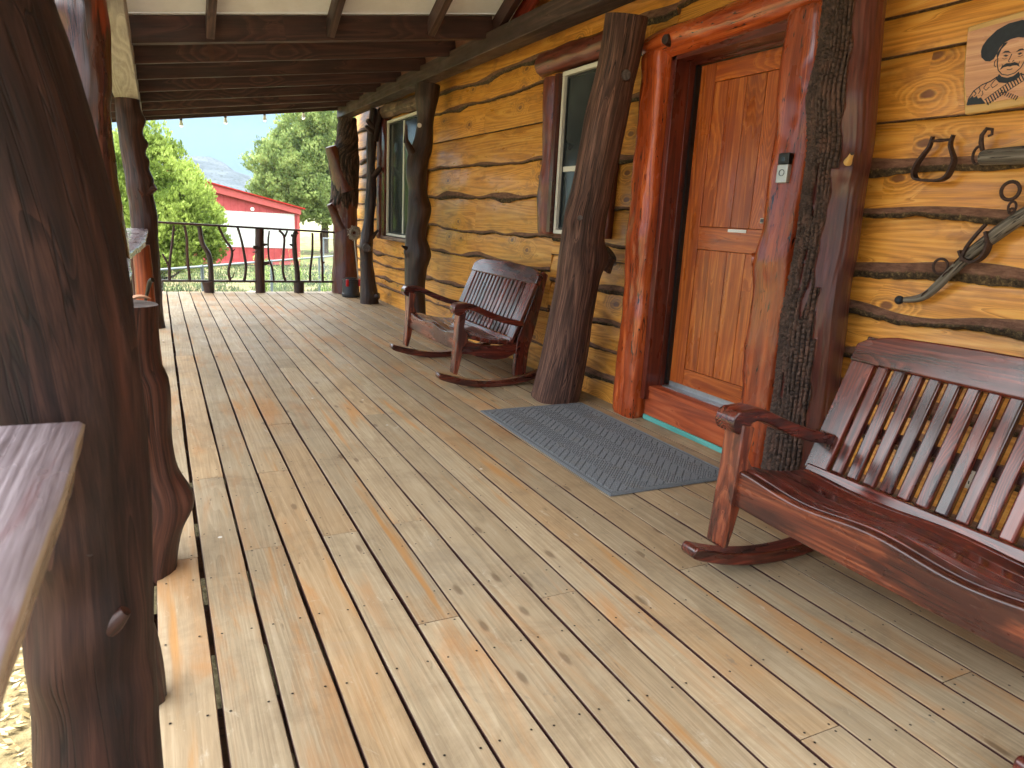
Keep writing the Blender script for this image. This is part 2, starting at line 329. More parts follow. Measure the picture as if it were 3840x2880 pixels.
def hill_mat():
    t = NT('hill'); pos = t.n('ShaderNodeTexCoord').outputs['Object']
    v = t.voro(pos, .28); n = t.noise(pos, .02, 5, .65)
    c = t.ramp(n, [(.35, S(40, 50, 56)), (.65, S(70, 78, 82))])
    c = t.mix(t.mapr(t.math('ADD', v, t.math('MULTIPLY', n, .5)), .5, .66, 1, 0), c, S(20, 30, 24))
    return t.out(c, .95, t.bump(n, .5, 2), spec=.1)
MT['hill'] = hill_mat()
def leaf_mat(name, a, b, c_):
    t = NT(name); rnd = t.attr('rnd').outputs['Fac']
    col = t.ramp(rnd, [(0, a), (.5, b), (1, c_)])
    t.b.inputs['Subsurface Weight'].default_value = 0
    tr = t.n('ShaderNodeBsdfTranslucent', i_0=col)
    mx = t.n('ShaderNodeMixShader', i_0=.3)
    t.out(col, .6, None, spec=.25)
    o = t.t.nodes['Material Output']
    t.l(t.b.outputs[0], mx.inputs[1]); t.l(tr.outputs[0], mx.inputs[2]); t.l(mx.outputs[0], o.inputs[0])
    return t.m
MT['leaf_l'] = leaf_mat('juniper_lime', S(88, 110, 46), S(132, 152, 72), S(166, 184, 98))
MT['leaf_r'] = leaf_mat('juniper_green', S(92, 112, 66), S(132, 152, 90), S(162, 180, 116))
MT['grass'] = leaf_mat('grass', S(52, 70, 32), S(82, 98, 50), S(116, 120, 78))
MT['weed'] = leaf_mat('weed', S(90, 118, 58), S(134, 158, 88), S(168, 184, 116))
MT['litter'] = leaf_mat('litter', S(128, 104, 68), S(176, 154, 110), S(214, 200, 160))
def barn_mat(name, a, b, sc=3.2):
    t = NT(name); pos = t.n('ShaderNodeTexCoord').outputs['Object']
    sx = t.n('ShaderNodeSeparateXYZ', i_0=pos).outputs[0]
    fr = t.math('FRACT', t.math('MULTIPLY', sx, sc))
    ln = t.mapr(t.math('ABSOLUTE', t.math('SUBTRACT', fr, .5)), .44, .49)
    n = t.noise(pos, 2.2, 5, .7)
    c = t.mix(t.mapr(n, .35, .7), a, b)
    c = t.mix(t.math('MULTIPLY', ln, .35), c, tuple(x*.5 for x in a[:3])+(1,))
    return t.out(c, .6, t.bump(ln, .5, .02), spec=.3)
MT['barn_red'] = barn_mat('barn_red', S(150, 58, 60), S(168, 74, 76))
MT['barn_white'] = barn_mat('barn_white', S(186, 190, 188), S(200, 203, 202))
MT['barn_trim'] = plain('barn_trim', S(172, 84, 82), .7, var=.08, bs=5, spec=.2)
MT['barn_roof'] = plain('barn_roof', S(150, 42, 38), .85, spec=.1, var=.08, bs=5)
MT['trunk'] = wood('trunk', [S(52, 42, 34), S(86, 72, 58), S(120, 104, 86)], rough=.9, bump=.8)

# ------------------------------------------------------------------ mesh builder
class MB:
    def __init__(s): s.v = []; s.f = []; s.g = []; s.r = []; s.m = []; s.h = []; s.mi = []
    def add(s, vs, fs, gs, rnd=None, mask=None, mat=0, hgt=None):
        o = len(s.v); n = len(vs)
        if rnd is None: rnd = random.random()
        s.v += [tuple(v) for v in vs]
        gx = rnd*37.1
        s.g += [(g[0]+gx, g[1]+gx*.37, g[2]+gx*.61) for g in gs]
        s.r += [rnd]*n; s.m += (mask if mask is not None else [0.0]*n); s.h += (hgt if hgt is not None else [0.0]*n)
        s.f += [tuple(i+o for i in f) for f in fs]; s.mi += ([mat]*len(fs) if isinstance(mat, int) else mat)
    def box(s, c, size, rot=None, long=None, rnd=None, mat=0, mask=0.0):
        sx, sy, sz = size[0]/2, size[1]/2, size[2]/2
        if long is None: long = max(range(3), key=lambda i: size[i])
        oth = [i for i in range(3) if i != long]
        vs = []; gs = []
        for x in (-sx, sx):
            for y in (-sy, sy):
                for z in (-sz, sz):
                    p = Vector((x, y, z)); gs.append((p[long], p[oth[0]], p[oth[1]]))
                    if rot is not None: p = rot @ p
                    vs.append(p+Vector(c))
        fs = [(0, 1, 3, 2), (4, 6, 7, 5), (0, 4, 5, 1), (2, 3, 7, 6), (0, 2, 6, 4), (1, 5, 7, 3)]
        s.add(vs, fs, gs, rnd, [mask]*8, mat)
    def prism(s, poly, w0, w1, fn, long=0, rnd=None, mat=0, capmask=0.0):
        """poly in (u,v), extruded along w; fn(u,v,w)->world"""
        n = len(poly); vs = []; gs = []
        for w_ in (w0, w1):
            for (u, v) in poly:
                vs.append(fn(u, v, w_)); gs.append((u, v, w_) if long == 0 else ((v, u, w_) if long == 1 else (w_, u, v)))
        fs = [tuple(range(n))[::-1], tuple(range(n, 2*n))]
        fs += [(i, (i+1) % n, n+(i+1) % n, n+i) for i in range(n)]
        s.add(vs, fs, gs, rnd, None, mat)
    def tube(s, path, segs=12, amp=0.0, fr=8.0, cap=True, rnd=None, mat=0, bumps=None, maskf=None, hf=None, closed=False, capmat=None, flute=0, sqr=0):
        """path: list of (Vector, radius)"""
        if rnd is None: rnd = random.random()
        P = [Vector(p) for p, _ in path]; R = [r for _, r in path]; n = len(P)
        vs = []; gs = []; ms = []; hs = []; L = 0
        T0 = None; nrm = None
        for i in range(n):
            if closed: t = (P[(i+1) % n]-P[i-1]).normalized()
            else: t = (P[min(i+1, n-1)]-P[max(i-1, 0)]).normalized()
            if nrm is None:
                a = Vector((1, 0, 0)) if abs(t.x) < .8 else Vector((0, 1, 0))
                nrm = (a-t*a.dot(t)).normalized()
            else: nrm = (nrm-t*nrm.dot(t)).normalized()
            b = t.cross(nrm)
            if i: L += (P[i]-P[i-1]).length
            for k in range(segs):
                th = 2*pi*k/segs; d = nrm*cos(th)+b*sin(th); r = R[i]
                if amp:
                    q = Vector((cos(th)*R[i]*fr+rnd*31, sin(th)*R[i]*fr, L*fr*.35))
                    r += amp*noise.noise(q)+amp*.45*noise.noise(q*2.7)
                if flute: r += flute*(noise.noise(Vector((cos(th)*R[i]*42+rnd*9, sin(th)*R[i]*42, L*2.2)))+.5*noise.noise(Vector((cos(th)*R[i]*95, sin(th)*R[i]*95+rnd, L*5))))
                if sqr: r *= 1/(abs(cos(th))**sqr+abs(sin(th))**sqr)**(1/sqr)
                h = 0
                if bumps:
                    ang = math.atan2(d.y, d.x)
                    for (bz, ba, br, bh) in bumps:
                        da = (ang-ba+pi) % (2*pi)-pi
                        e = ((P[i].z-bz)**2+(da*R[i])**2)/(br*br)
                        if e < 6: r += bh*exp(-e)
                mk = maskf(P[i], th, d, L) if maskf else 0.0
                if hf: dr, h = hf(P[i], th, d, L, mk, R[i]); r += dr
                p = P[i]+d*r
                vs.append(p); gs.append((L, cos(th)*R[i]*1.0, sin(th)*R[i])); ms.append(mk); hs.append(h)
        fs = []
        for i in range(n if closed else n-1):
            for k in range(segs):
                a = i*segs+k; b_ = i*segs+(k+1) % segs; j = (i+1) % n
                fs.append((a, b_, j*segs+(k+1) % segs, j*segs+k))
        mats = [mat]*len(fs)
        if cap and not closed:
            fs.append(tuple(range(segs))[::-1]); fs.append(tuple((n-1)*segs+k for k in range(segs)))
            mats += [capmat if capmat is not None else mat]*2
        s.add(vs, fs, gs, rnd, ms, mats, hs)
    def build(s, name, mats, parent=None, smooth=False, bevel=0, seg=2, angle=35):
        me = bpy.data.meshes.new(name); me.from_pydata(s.v, [], s.f); me.update()
        a = me.attributes.new('gc', 'FLOAT_VECTOR', 'POINT'); a.data.foreach_set('vector', [x for g in s.g for x in g])
        a = me.attributes.new('rnd', 'FLOAT', 'POINT'); a.data.foreach_set('value', s.r)
        a = me.attributes.new('mask', 'FLOAT', 'POINT'); a.data.foreach_set('value', s.m)
        if any(s.h): a = me.attributes.new('hgt', 'FLOAT', 'POINT'); a.data.foreach_set('value', s.h)
        if isinstance(mats, str): mats = [mats]
        for m in mats: me.materials.append(MT[m])
        if len(mats) > 1: me.polygons.foreach_set('material_index', s.mi)
        if smooth:
            me.polygons.foreach_set('use_smooth', [True]*len(me.polygons))
            try: me.set_sharp_from_angle(angle=radians(50))
            except Exception: pass
        o = bpy.data.objects.new(name, me); C.objects.link(o)
        if parent is not None: o.parent = parent
        if bevel:
            b = o.modifiers.new('Bevel', 'BEVEL'); b.width = bevel; b.segments = seg; b.limit_method = 'ANGLE'; b.angle_limit = radians(angle)
            if not smooth:
                me.polygons.foreach_set('use_smooth', [True]*len(me.polygons))
                try: me.set_sharp_from_angle(angle=radians(30))
                except Exception: pass
                b.harden_normals = False
        return o
def tag(o, label=None, cat=None, group=None, kind=None):
    if label: o['label'] = label
    if cat: o['category'] = cat
    if group: o['group'] = group
    if kind: o['kind'] = kind
    return o
def thing(name, label, cat, loc=(0, 0, 0), rz=0, group=None):
    o = bpy.data.objects.new(name, None); C.objects.link(o); o.location = loc; o.rotation_euler = (0, 0, rz)
    o.empty_display_size = .1
    return tag(o, label, cat, group)
def smoothpath(rows, step):
    """rows: list of tuples (z, ...) ; Catmull-Rom resample on first key"""
    rows = sorted(rows); out = []
    n = len(rows); zs = [r[0] for r in rows]
    z = zs[0]; cnt = max(2, int((zs[-1]-zs[0])/step))
    for q in range(cnt+1):
        z = zs[0]+(zs[-1]-zs[0])*q/cnt
        i = 0
        while i < n-2 and z > zs[i+1]: i += 1
        p0, p1, p2, p3 = rows[max(i-1, 0)], rows[i], rows[i+1], rows[min(i+2, n-1)]
        t = (z-p1[0])/max(1e-6, p2[0]-p1[0])
        vals = []
        for k in range(1, len(p1)):
            m1 = (p2[k]-p0[k])/max(1e-6, p2[0]-p0[0])*(p2[0]-p1[0]); m2 = (p3[k]-p1[k])/max(1e-6, p3[0]-p1[0])*(p2[0]-p1[0])
            h = (2*t**3-3*t*t+1)*p1[k]+(t**3-2*t*t+t)*m1+(-2*t**3+3*t*t)*p2[k]+(t**3-t*t)*m2
            vals.append(h)
        out.append((z, *vals))
    return out
def logpost(name, rows, mat, label, cat='post', group='log posts holding up the porch roof', segs=40, step=.03, amp=.012, bumps=None, stubs=(), maskf=None, hf=None, fr=8, top=True):
    """rows (z, x, y, r). stubs: (p0, p1, r0, r1[, mat])"""
    sp = smoothpath(rows, step)
    base = Vector((sp[0][1], sp[0][2], 0))
    t = thing(name, label, cat, base, 0, group)
    m = MB()
    m.tube([(Vector((x, y, z))-base, r) for z, x, y, r in sp], max(segs, 72), amp, fr, bumps=bumps, maskf=maskf, hf=hf, mat=0, capmat=1, flute=.0035)
    m.build('trunk', [mat, 'cut_end'], t, smooth=True)
    for st in stubs:
        p0, p1, r0, r1 = st[:4]; p0 = Vector(p0)-base; p1 = Vector(p1)-base
        q = MB(); N = 8; L = []
        for i in range(N+1):
            u = i/N; L.append((p0.lerp(p1, u), (r1+(r0-r1)*(1-u)**1.6)*(1 if i < N else .9)))
        q.tube(L, 20, amp*.6, 14, capmat=1)
        q.build('branch_stub', [st[4] if len(st) > 4 else mat, 'cut_end'], t, smooth=True)
    return t
CY = 1.42
def redepth(rows, fy):
    out = []
    for z, x, y, r in rows:
        zz = z
        for _ in range(6):
            k = fy(zz)/y; zz = CY+(z-CY)*k
        out.append((zz, x*k, fy(zz), r*k))
    return out
def seg2(z0, y0, z1, y1): return lambda z: y0+(y1-y0)*(z-z0)/(z1-z0)

# ------------------------------------------------------------------ GROUND, HILL
def gz(x, y):
    if y < 40: z = -.6-.0236*max(y, -5)
    else: z = -1.54-.004*(y-40)
    if x < -1.5: z -= .02*(-1.5-x)
    return z
m = MB(); xs = [-400, -150, -60, -30, -15]+[-10+.6*i for i in range(40)]+[16, 22, 35, 60, 120, 250, 450]; ys = [-60, -20, -8]+[-4+.6*i for i in range(60)]+[36, 42, 52, 70, 100, 160, 260, 420, 640, 900]
vs = []; 
for y in ys:
    for x in xs:
        b = noise.noise(Vector((x*.5, y*.5, 0)))*.05+noise.noise(Vector((x*2, y*2, 3)))*.02 if abs(x) < 20 and y < 40 else 0
        vs.append((x, y, gz(x, y)+b))
nx = len(xs); fs = [(j*nx+i, j*nx+i+1, (j+1)*nx+i+1, (j+1)*nx+i) for j in range(len(ys)-1) for i in range(nx-1)]
m.add(vs, fs, vs, 0.0)
tag(m.build('ground', 'ground', smooth=True), kind='structure')
# hill: a long ridge some way beyond the barn
HR = [(-430, 66), (-60, 56), (-35, 53), (10, 51), (34, 50), (52, 49), (68, 45), (84, 36), (102, 30), (130, 28), (156, 27), (430, 20)]
m = MB(); vs = []; NX, NY = 240, 50
for j in range(NY+1):
    for i in range(NX+1):
        x = -420+840*i/NX; y = 560+420*j/NY; v = j/NY
        ridge = 52
        for (xa_, za_), (xb2, zb2) in zip(HR[:-1], HR[1:]):
            if xa_ <= x <= xb2: ridge = za_+(zb2-za_)*(x-xa_)/(xb2-xa_)
        ridge += 2.0*noise.noise(Vector((x*.03, 5, 0)))
        s_ = sin(min(1, v*1.15)*pi/2)**1.2
        z = -8+(ridge+8)*s_+noise.noise(Vector((x*.03, y*.03, 2)))*4*s_+noise.noise(Vector((x*.15, y*.15, 2)))*.8*s_+abs(noise.noise(Vector((x*.6, y*.6, 7))))*.7*s_
        vs.append((x, y, z))
fs = [(j*(NX+1)+i, j*(NX+1)+i+1, (j+1)*(NX+1)+i+1, (j+1)*(NX+1)+i) for j in range(NY) for i in range(NX)]
m.add(vs, fs, vs, 0.0)
tag(m.build('hill', 'hill', smooth=True), kind='structure')

# ------------------------------------------------------------------ PORCH FLOOR
P = .1655; X0 = .084
joints = [(0.18, 7.22), (0.68, 7.28), (1.16, 7.38), (1.53, 6.54), (1.54, 5.67), (1.36, 4.8), (0.0, 6.36), (0.19, 3.85), (0.5, 3.85), (0.66, 4.74), (0.34, 2.93), (0.0, 2.94), (0.66, 2.96), (0.84, 2.14), (1.33, 2.14), (1.65, 1.18), (2.01, 2.13), (1.71, 4.78), (0.99, 6.49), (1.17, 3.89), (1.86, 7.29), (2.35, 1.19), (0.82, 8.19), (0.99, 2.98)]
fl = MB(); nails = MB(); rj = random.Random(5)
Y0, Y1 = -3.0, 12.54
for k in range(-2, 20):
    xa = X0+P*k; xb = xa+P           # board k spans xa..xb
    js = sorted(y for (x, y) in joints if floor((x-X0)/P) == k)
    js = [j+.0 for j in js]
    far = rj.uniform(8.6, 11)
    if not js: js = [rj.uniform(2, 6)]
    if js[-1] < 8: js.append(far)
    if js[0] > 3: js.insert(0, rj.uniform(-1.5, min(js[0]-2.2, .8)))
    ends = [Y0]+js+[Y1+rj.uniform(-.02, .02)]
    gw = .0075 if k > 3 else (.0095 if k > 0 else .012)
    for a, b in zip(ends[:-1], ends[1:]):
        n = max(2, int((b-a)/.1)); rnd = rj.random(); ph = rj.uniform(0, 50)
        vs = []; gs = []; mk = []; zc = rj.uniform(-.0012, .0012); sk = rj.uniform(-.0025, .0025)
        t = .038; c_ = .0035
        for i in range(n+1):
            y = a+.0015+(b-a-.003)*i/n
            el = gw*.5+.0038*noise.noise(Vector((y*1.3, k*3.3, ph)))+.0014*noise.noise(Vector((y*8, k*3.3, ph)))
            er = gw*.5+.0038*noise.noise(Vector((y*1.3, k*3.3+9, ph)))+.0014*noise.noise(Vector((y*8, k*3.3+9, ph)))
            if k == 0: el += .004
            l_ = xa+max(.0008, el)+sk*(i/n-.5); r_ = xb-max(.0008, er)+sk*(i/n-.5)
            z = zc+.0012*noise.noise(Vector((y*.7, k, 4)))
            prof = [(l_, z-t, 1), (l_, z-c_, 1), (l_+c_, z, 0), (l_*.5+r_*.5, z+.0006, 0), (r_-c_, z, 0), (r_, z-c_, 1), (r_, z-t, 1)]
            for (x, zz, mm) in prof:
                vs.append((x, y, zz)); gs.append((y, x-xa, zz*3)); mk.append(float(mm))
        fs = []
        for i in range(n):
            for q in range(6):
                fs.append((i*7+q, i*7+q+1, (i+1)*7+q+1, (i+1)*7+q)[::-1])
            fs.append((i*7+6, i*7, (i+1)*7, (i+1)*7+6)[::-1])
        fs.append(tuple(range(7))); fs.append(tuple(n*7+q for q in range(7))[::-1])
        fl.add(vs, fs, gs, rnd, mk)
        ys_ = [a+.02, b-.02]+[Y0+.41*q for q in range(1, 40) if a+.1 < Y0+.41*q < b-.1]
        for yy in ys_:
            for xx in (xa+.032, xb-.032):
                yn = yy+rj.uniform(-.008, .008); xn = xx+rj.uniform(-.006, .006)
                if yn > 11: continue
                nails.add([(xn+.0044*cos(q*pi/3), yn+.0044*sin(q*pi/3), .0019) for q in range(6)], [tuple(range(6))], [(0, 0, 0)]*6)
deck = fl.build('porch_floor', 'deck', smooth=False); tag(deck, kind='structure')
nl = nails.build('nail_heads', 'nail', deck); tag(nl, kind='stuff')
jm = MB()
for q in range(0, 26):
    y = Y0+.02+.62*q
    if y < 12.5: jm.box((1.5, y, -.14), (3.6, .04, .19))
jm.box((-.262, 4.8, -.13), (.04, 15.4, .2)); jm.box((1.5, 12.50, -.13), (3.55, .03, .2))
jm.build('floor_joists', 'rafter', deck)

# ------------------------------------------------------------------ CABIN: wall, door, windows
WX = 3.225
cabin = thing('log_cabin', 'cabin with amber live edge siding, a red wooden door and two windows along the porch', 'cabin', (3.4, 5, 0))
def cb(mb, name, mats, parent=None, **kw):
    o = mb.build(name, mats, None, **kw)
    if parent is None: parent = cabin
    base = parent['_w'] if False else None
    o.parent = parent; o.matrix_parent_inverse = Matrix.Translation(-Vector((3.4, 5, 0)))
    return o
def sub(mb, name, mats, part, **kw):
    o = mb.build(name, mats, None, **kw); o.parent = part      # part origin is the world origin; the inverse is on the part
    return o
sid = MB(); rs_ = random.Random(8)
courses = [-.08, .15, .39, .60, .87, 1.11, 1.25, 1.51, 1.74, 1.95, 2.27, 2.43, 2.60, 2.84, 3.06]
def side_board(ya, yb, zb, zt, seed, plain_edge, rnd, kb=1.0):
    n = max(2, int((yb-ya)/.022)); vs = []; gs = []; mk = []; mats = []
    th = .012
    for i in range(n+1):
        y = ya+(yb-ya)*i/n
        wv = .036*noise.noise(Vector((y*.9, seed*7.7, 0)))+.016*noise.noise(Vector((y*2.9, seed*7.7, 1)))
        lump = max(0, noise.noise(Vector((y*1.7, seed*3.1, 5)))-.08)*.15
        bh = (.022+.040*max(0, .35+noise.noise(Vector((y*1.4, seed*5.1, 2)))))*kb+lump*.7
        if plain_edge: wv *= .12; bh = .010; lump = 0
        rag = (.006*noise.noise(Vector((y*14, seed, 3)))+.004*noise.noise(Vector((y*45, seed, 3))))*(.5+.5*kb)
        if plain_edge: rag *= .2
        zb_ = zb+wv-lump*.5
        face_b = zb_+bh
        bot = zb_+rag
        xf = WX-th-.010
        prof = [(WX+.012, zt+.03), (xf+.006, face_b+(zt+.03-face_b)*.5), (xf, face_b+.002), (xf, face_b), (xf-.004+.006*noise.noise(Vector((y*30, seed, 6))), face_b-.4*(face_b-bot)),
                (xf-.006+.014*noise.noise(Vector((y*42, seed, 8))), face_b-.75*(face_b-bot)), (xf+.008+.006*noise.noise(Vector((y*50, seed, 9))), bot), (WX+.012, bot+.004)]
        mm = [0, 0, .0, 0, .25, .8, 1, 1]
        for (x, z), q in zip(prof, mm):
            vs.append((x, y, z)); gs.append((y, z, x)); mk.append(q)
    K = 8; fs = []; 
    for i in range(n):
        for q in range(K-1):
            fs.append((i*K+q, i*K+q+1, (i+1)*K+q+1, (i+1)*K+q)); mats.append(0 if q < 3 else 1)
    fs.append(tuple(range(K))[::-1]); fs.append(tuple(n*K+q for q in range(K))); mats += [0, 0]
    sid.add(vs, fs, gs, rnd, mk, mats)
DOOR = (3.06, 4.20)
ZONES = [(-1.0, 3.06, [-.08, .16, .40, .62, .80, 1.02, 1.24, 1.50, 1.73, 1.95, 2.25, 2.43, 2.66, 2.90, 3.08], (1.95, 2.25, 2.43, 2.66)),
         (4.20, 5.72, [-.08, .16, .41, .60, .86, 1.11, 1.23, 1.52, 1.87, 2.31, 2.60, 2.82, 3.08], (1.11,)),
         (5.72, 9.30, [-.08, .26, .57, .95, 1.24, 1.61, 1.95, 2.27, 2.60, 2.82, 3.08], (2.27,)),
         (9.30, 12.95, [-.08, .22, .36, .57, .74, 1.0, 1.25, 1.50, 1.74, 1.96, 2.19, 2.41, 2.70, 3.08], ()),
         (3.06, 4.20, [2.55, 2.82, 3.08], ())]
zi = 0
for z0_, z1_, cs, plain_ in ZONES:
    zi += 1
    for ci in range(len(cs)-1):
        zb, zt = cs[ci], cs[ci+1]; y = z0_
        while y < z1_-.01:
            L = rs_.uniform(1.6, 3.6); ye = min(z1_, y+L)
            if z1_-ye < .9: ye = z1_
            side_board(y+.001, ye-.001, zb, zt, zi*50+ci*10+int(y*3) if False else ci*3.3+zi*17.7, zb in plain_, rs_.random(), 1.7 if zi == 1 else (1.3 if zi == 2 else 1.0))
            y = ye
o = cb(sid, 'wall_siding', ['siding', 'bark_edge'], smooth=True)
core = MB()
core.box((3.62, (DOOR[0]-1.0)/2, 1.1), (.7, DOOR[0]+1.0, 4.2)); core.box((3.62, (DOOR[1]+12.93)/2, 1.1), (.7, 12.93-DOOR[1], 4.2)); core.box((3.62, 3.63, 2.85), (.7, 1.14, .7)); core.box((3.70, 3.63, .6), (.54, 1.14, 3.7))
cb(core, 'wall_core', 'rafter')
gb = MB()
for q in range(9):      # boarded gable above the beam
    z0 = 3.02+.16*q
    gb.box((3.235, 3.6, z0+.08), (.02, 6.8-.62*q, .156))
cb(gb, 'gable_boards', 'siding')
# end corner of the wall
eb = MB(); eb.box((3.26, 12.965, 1.45), (.09, .03, 3.1)); cb(eb, 'corner_board', 'siding')

# ---- door
dr = MB()
XD = 3.35
def plank(mb, ya, yb, za, zb, x=XD, t=.03, long=2, mat=0, rnd=None):
    mb.box((x+t/2, (ya+yb)/2, (za+zb)/2), (t, yb-ya, zb-za), long=long, mat=mat, rnd=rnd)
plank(dr, 3.93, 4.075, .285, 2.475); plank(dr, 3.17, 3.30, .285, 2.475)
plank(dr, 3.303, 3.927, 2.35, 2.475, long=1); plank(dr, 3.303, 3.927, 1.27, 1.42, long=1); plank(dr, 3.303, 3.927, .285, .42, long=1)
for a, b in ((3.303, 3.466), (3.470, 3.633), (3.637, 3.80), (3.804, 3.927)):
    plank(dr, a, b, 1.423, 2.347, x=XD+.005); plank(dr, a, b, .423, 1.267, x=XD+.005)
door = cb(dr, 'door', 'door', bevel=.0022)
ks = MB(); ks.box((XD-.003, 3.60, .285), (.006, .94, .035)); 
for q in range(5): ks.tube([(Vector((XD-.008, 3.3+.17*q, .285)), .004), (Vector((XD-.003, 3.3+.17*q, .285)), .004)], 8)
sub(ks, 'door_sweep', 'alu', door)
hn = MB(); hn.box((XD-.004, 3.335, 1.475), (.008, .07, .032)); sub(hn, 'lock_bezel', 'win_white', door, bevel=.006)
hn = MB(); hn.box((XD-.009, 3.333, 1.475), (.006, .06, .022)); sub(hn, 'lock_keypad', 'grey_plastic', door, bevel=.003)
nm = MB(); nm.box((XD-.003, 3.56, 1.405), (.005, .165, .021)); sub(nm, 'name_plate', 'white_plastic', door, bevel=.002)
fr = MB()
fr.box((3.27, 4.135, 1.34), (.22, .055, 2.36)); fr.box((3.27, 3.12, 1.34), (.22, .055, 2.36)); fr.box((3.27, 3.63, 2.525), (.22, 1.07, .07))
fr.box((3.30, 4.103, 1.36), (.05, .012, 2.26)); fr.box((3.325, 3.63, 2.482), (.05, .93, .018))
cb(fr, 'door_jamb', 'door_dark', bevel=.003)
ws = MB(); ws.box((3.335, 4.086, 1.38), (.035, .020, 2.2)); ws.box((3.345, 3.6, 2.473), (.012, .95, .008)); cb(ws, 'weatherstrip', 'black')
st = MB(); st.box((3.215, 3.635, .135), (.035, 1.02, .19), long=1); st.box((3.29, 3.63, .2455), (.20, 1.0, .03), long=1); cb(st, 'door_step', 'step', bevel=.003)
th_ = MB(); th_.box((3.325, 3.6, .263), (.08, .95, .012), long=1); cb(th_, 'threshold', 'alu', bevel=.002)
tl = MB(); tl.box((3.195, 3.66, .021), (.012, .97, .036), long=1); cb(tl, 'teal_strip', 'teal', bevel=.002)
def hlog(name, pts, mat, parent=None, amp=.01, segs=28, bumps=None, sqr=0):
    m_ = MB(); P_ = []
    for i in range(len(pts)-1):
        a, b = pts[i], pts[i+1]; N = max(1, int((Vector(b[:3])-Vector(a[:3])).length/.03))
        for q in range(N):
            u = q/N; P_.append((Vector(a[:3]).lerp(Vector(b[:3]), u), a[3]+(b[3]-a[3])*u))
    P_.append((Vector(pts[-1][:3]), pts[-1][3]))
    # rounded ends
    P_[0] = (P_[0][0], P_[0][1]*.93); P_[-1] = (P_[-1][0], P_[-1][1]*.93)
    m_.tube(P_, max(segs, 48), amp, 9, bumps=bumps, flute=.0025, sqr=sqr)
    return m_
jl = hlog('j', [(3.2, 4.29, 0, .124), (3.2, 4.29, .5, .118), (3.205, 4.295, .9, .11), (3.2, 4.29, 1.3, .12), (3.2, 4.285, 1.75, .126), (3.2, 4.295, 2.1, .117), (3.195, 4.29, 2.56, .128)], 'red_log', bumps=[(1.35, radians(200), .2, .02), (.75, radians(250), .15, .015)], amp=.012, sqr=7)
cb(jl, 'jamb_log', 'red_log', smooth=True)
jr = hlog('j', [(3.2, 2.98, 0, .135), (3.2, 2.985, .5, .128), (3.2, 2.98, 1.0, .13), (3.2, 2.99, 1.25, .138), (3.195, 2.975, 1.5, .128), (3.2, 2.97, 2.0, .132), (3.2, 2.975, 2.56, .138)], 'red_log', bumps=[(1.25, radians(125), .09, .014), (2.2, radians(180), .2, .01)], amp=.012, sqr=4.5)
jro = cb(jr, 'jamb_log', 'red_log', smooth=True)
kn = MB(); kn.tube([(Vector((3.16, 3.07, 1.27)), .07), (Vector((3.12, 3.12, 1.25)), .05), (Vector((3.095, 3.145, 1.245)), .04)], 16, .005, 20, capmat=1); sub(kn, 'knot', ['red_log', 'cut_end'], jro, smooth=True)
ll = hlog('j', [(3.16, 4.42, 2.60, .085), (3.16, 4.1, 2.615, .095), (3.165, 3.6, 2.63, .098), (3.17, 3.1, 2.64, .09), (3.17, 2.84, 2.645, .095)], 'red_log', amp=.012, bumps=None)
lo = cb(ll, 'lintel_log', 'red_log', smooth=True)
kn = MB(); kn.tube([(Vector((3.10, 4.11, 2.60)), .045), (Vector((3.045, 4.10, 2.60)), .03)], 14, .004, 20); sub(kn, 'knot', 'dark_log', lo, smooth=True)

# ---- windows
def window(ya, yb, za, zb, x=WX-.068, opening='sliding'):
    f = MB(); fw = .035
    f.box((x, (ya+yb)/2, zb-fw/2), (.08, yb-ya, fw)); f.box((x, (ya+yb)/2, za+fw/2), (.08, yb-ya, fw))
    f.box((x, ya+fw/2, (za+zb)/2), (.079, fw, zb-za-2*fw)); f.box((x, yb-fw/2, (za+zb)/2), (.079, fw, zb-za-2*fw))
    if opening == 'sliding': f.box((x+.006, (ya+yb)/2, (za+zb)/2), (.03, .045, zb-za-2*fw))
    else: f.box((x+.006, (ya+yb)/2, (za+zb)/2-.12), (.03, yb-ya-2*fw, .045))
    w_ = cb(f, 'window', 'win_white', bevel=.004)
    p = MB(); p.box((x+.004, (ya+yb)/2, (za+zb)/2), (.006, yb-ya-2*fw, zb-za-2*fw)); sub(p, 'pane', 'glass', w_)
    s_ = MB(); i = fw+.012
    for (c, sz) in (((x-.004, (ya+yb)/2, zb-i), (.02, yb-ya-2*i, .014)), ((x-.004, (ya+yb)/2, za+i), (.02, yb-ya-2*i, .014)), ((x-.004, ya+i, (za+zb)/2), (.019, .014, zb-za-2*i)), ((x-.004, yb-i, (za+zb)/2), (.019, .014, zb-za-2*i))): s_.box(c, sz)
    sub(s_, 'screen_frame', 'grey_plastic', w_)
    return w_
w1 = window(9.30, 10.72, 1.06, 2.70)
w2 = window(4.90, 5.56, 1.30, 2.62, opening='hung')
def wlog(part, name, pts, mat='win_log', amp=.012, bumps=None):
    m_ = hlog('x', pts, mat, amp=amp, segs=24, bumps=bumps); return sub(m_, name, mat, part, smooth=True)
wlog(w1, 'side_log', [(3.18, 11.02, 1.0, .12), (3.18, 11.0, 1.6, .13), (3.18, 11.02, 2.2, .12), (3.18, 11.0, 2.72, .125)])
wlog(w1, 'side_log', [(3.15, 9.16, .95, .06), (3.14, 9.14, 1.3, .08), (3.15, 9.18, 1.7, .075), (3.14, 9.15, 2.1, .085), (3.15, 9.16, 2.6, .06)], amp=.03)
wlog(w1, 'lintel_log', [(3.14, 11.25, 2.82, .085), (3.13, 10.6, 2.84, .1), (3.13, 9.9, 2.82, .09), (3.14, 9.1, 2.80, .09)], 'peeled_log')
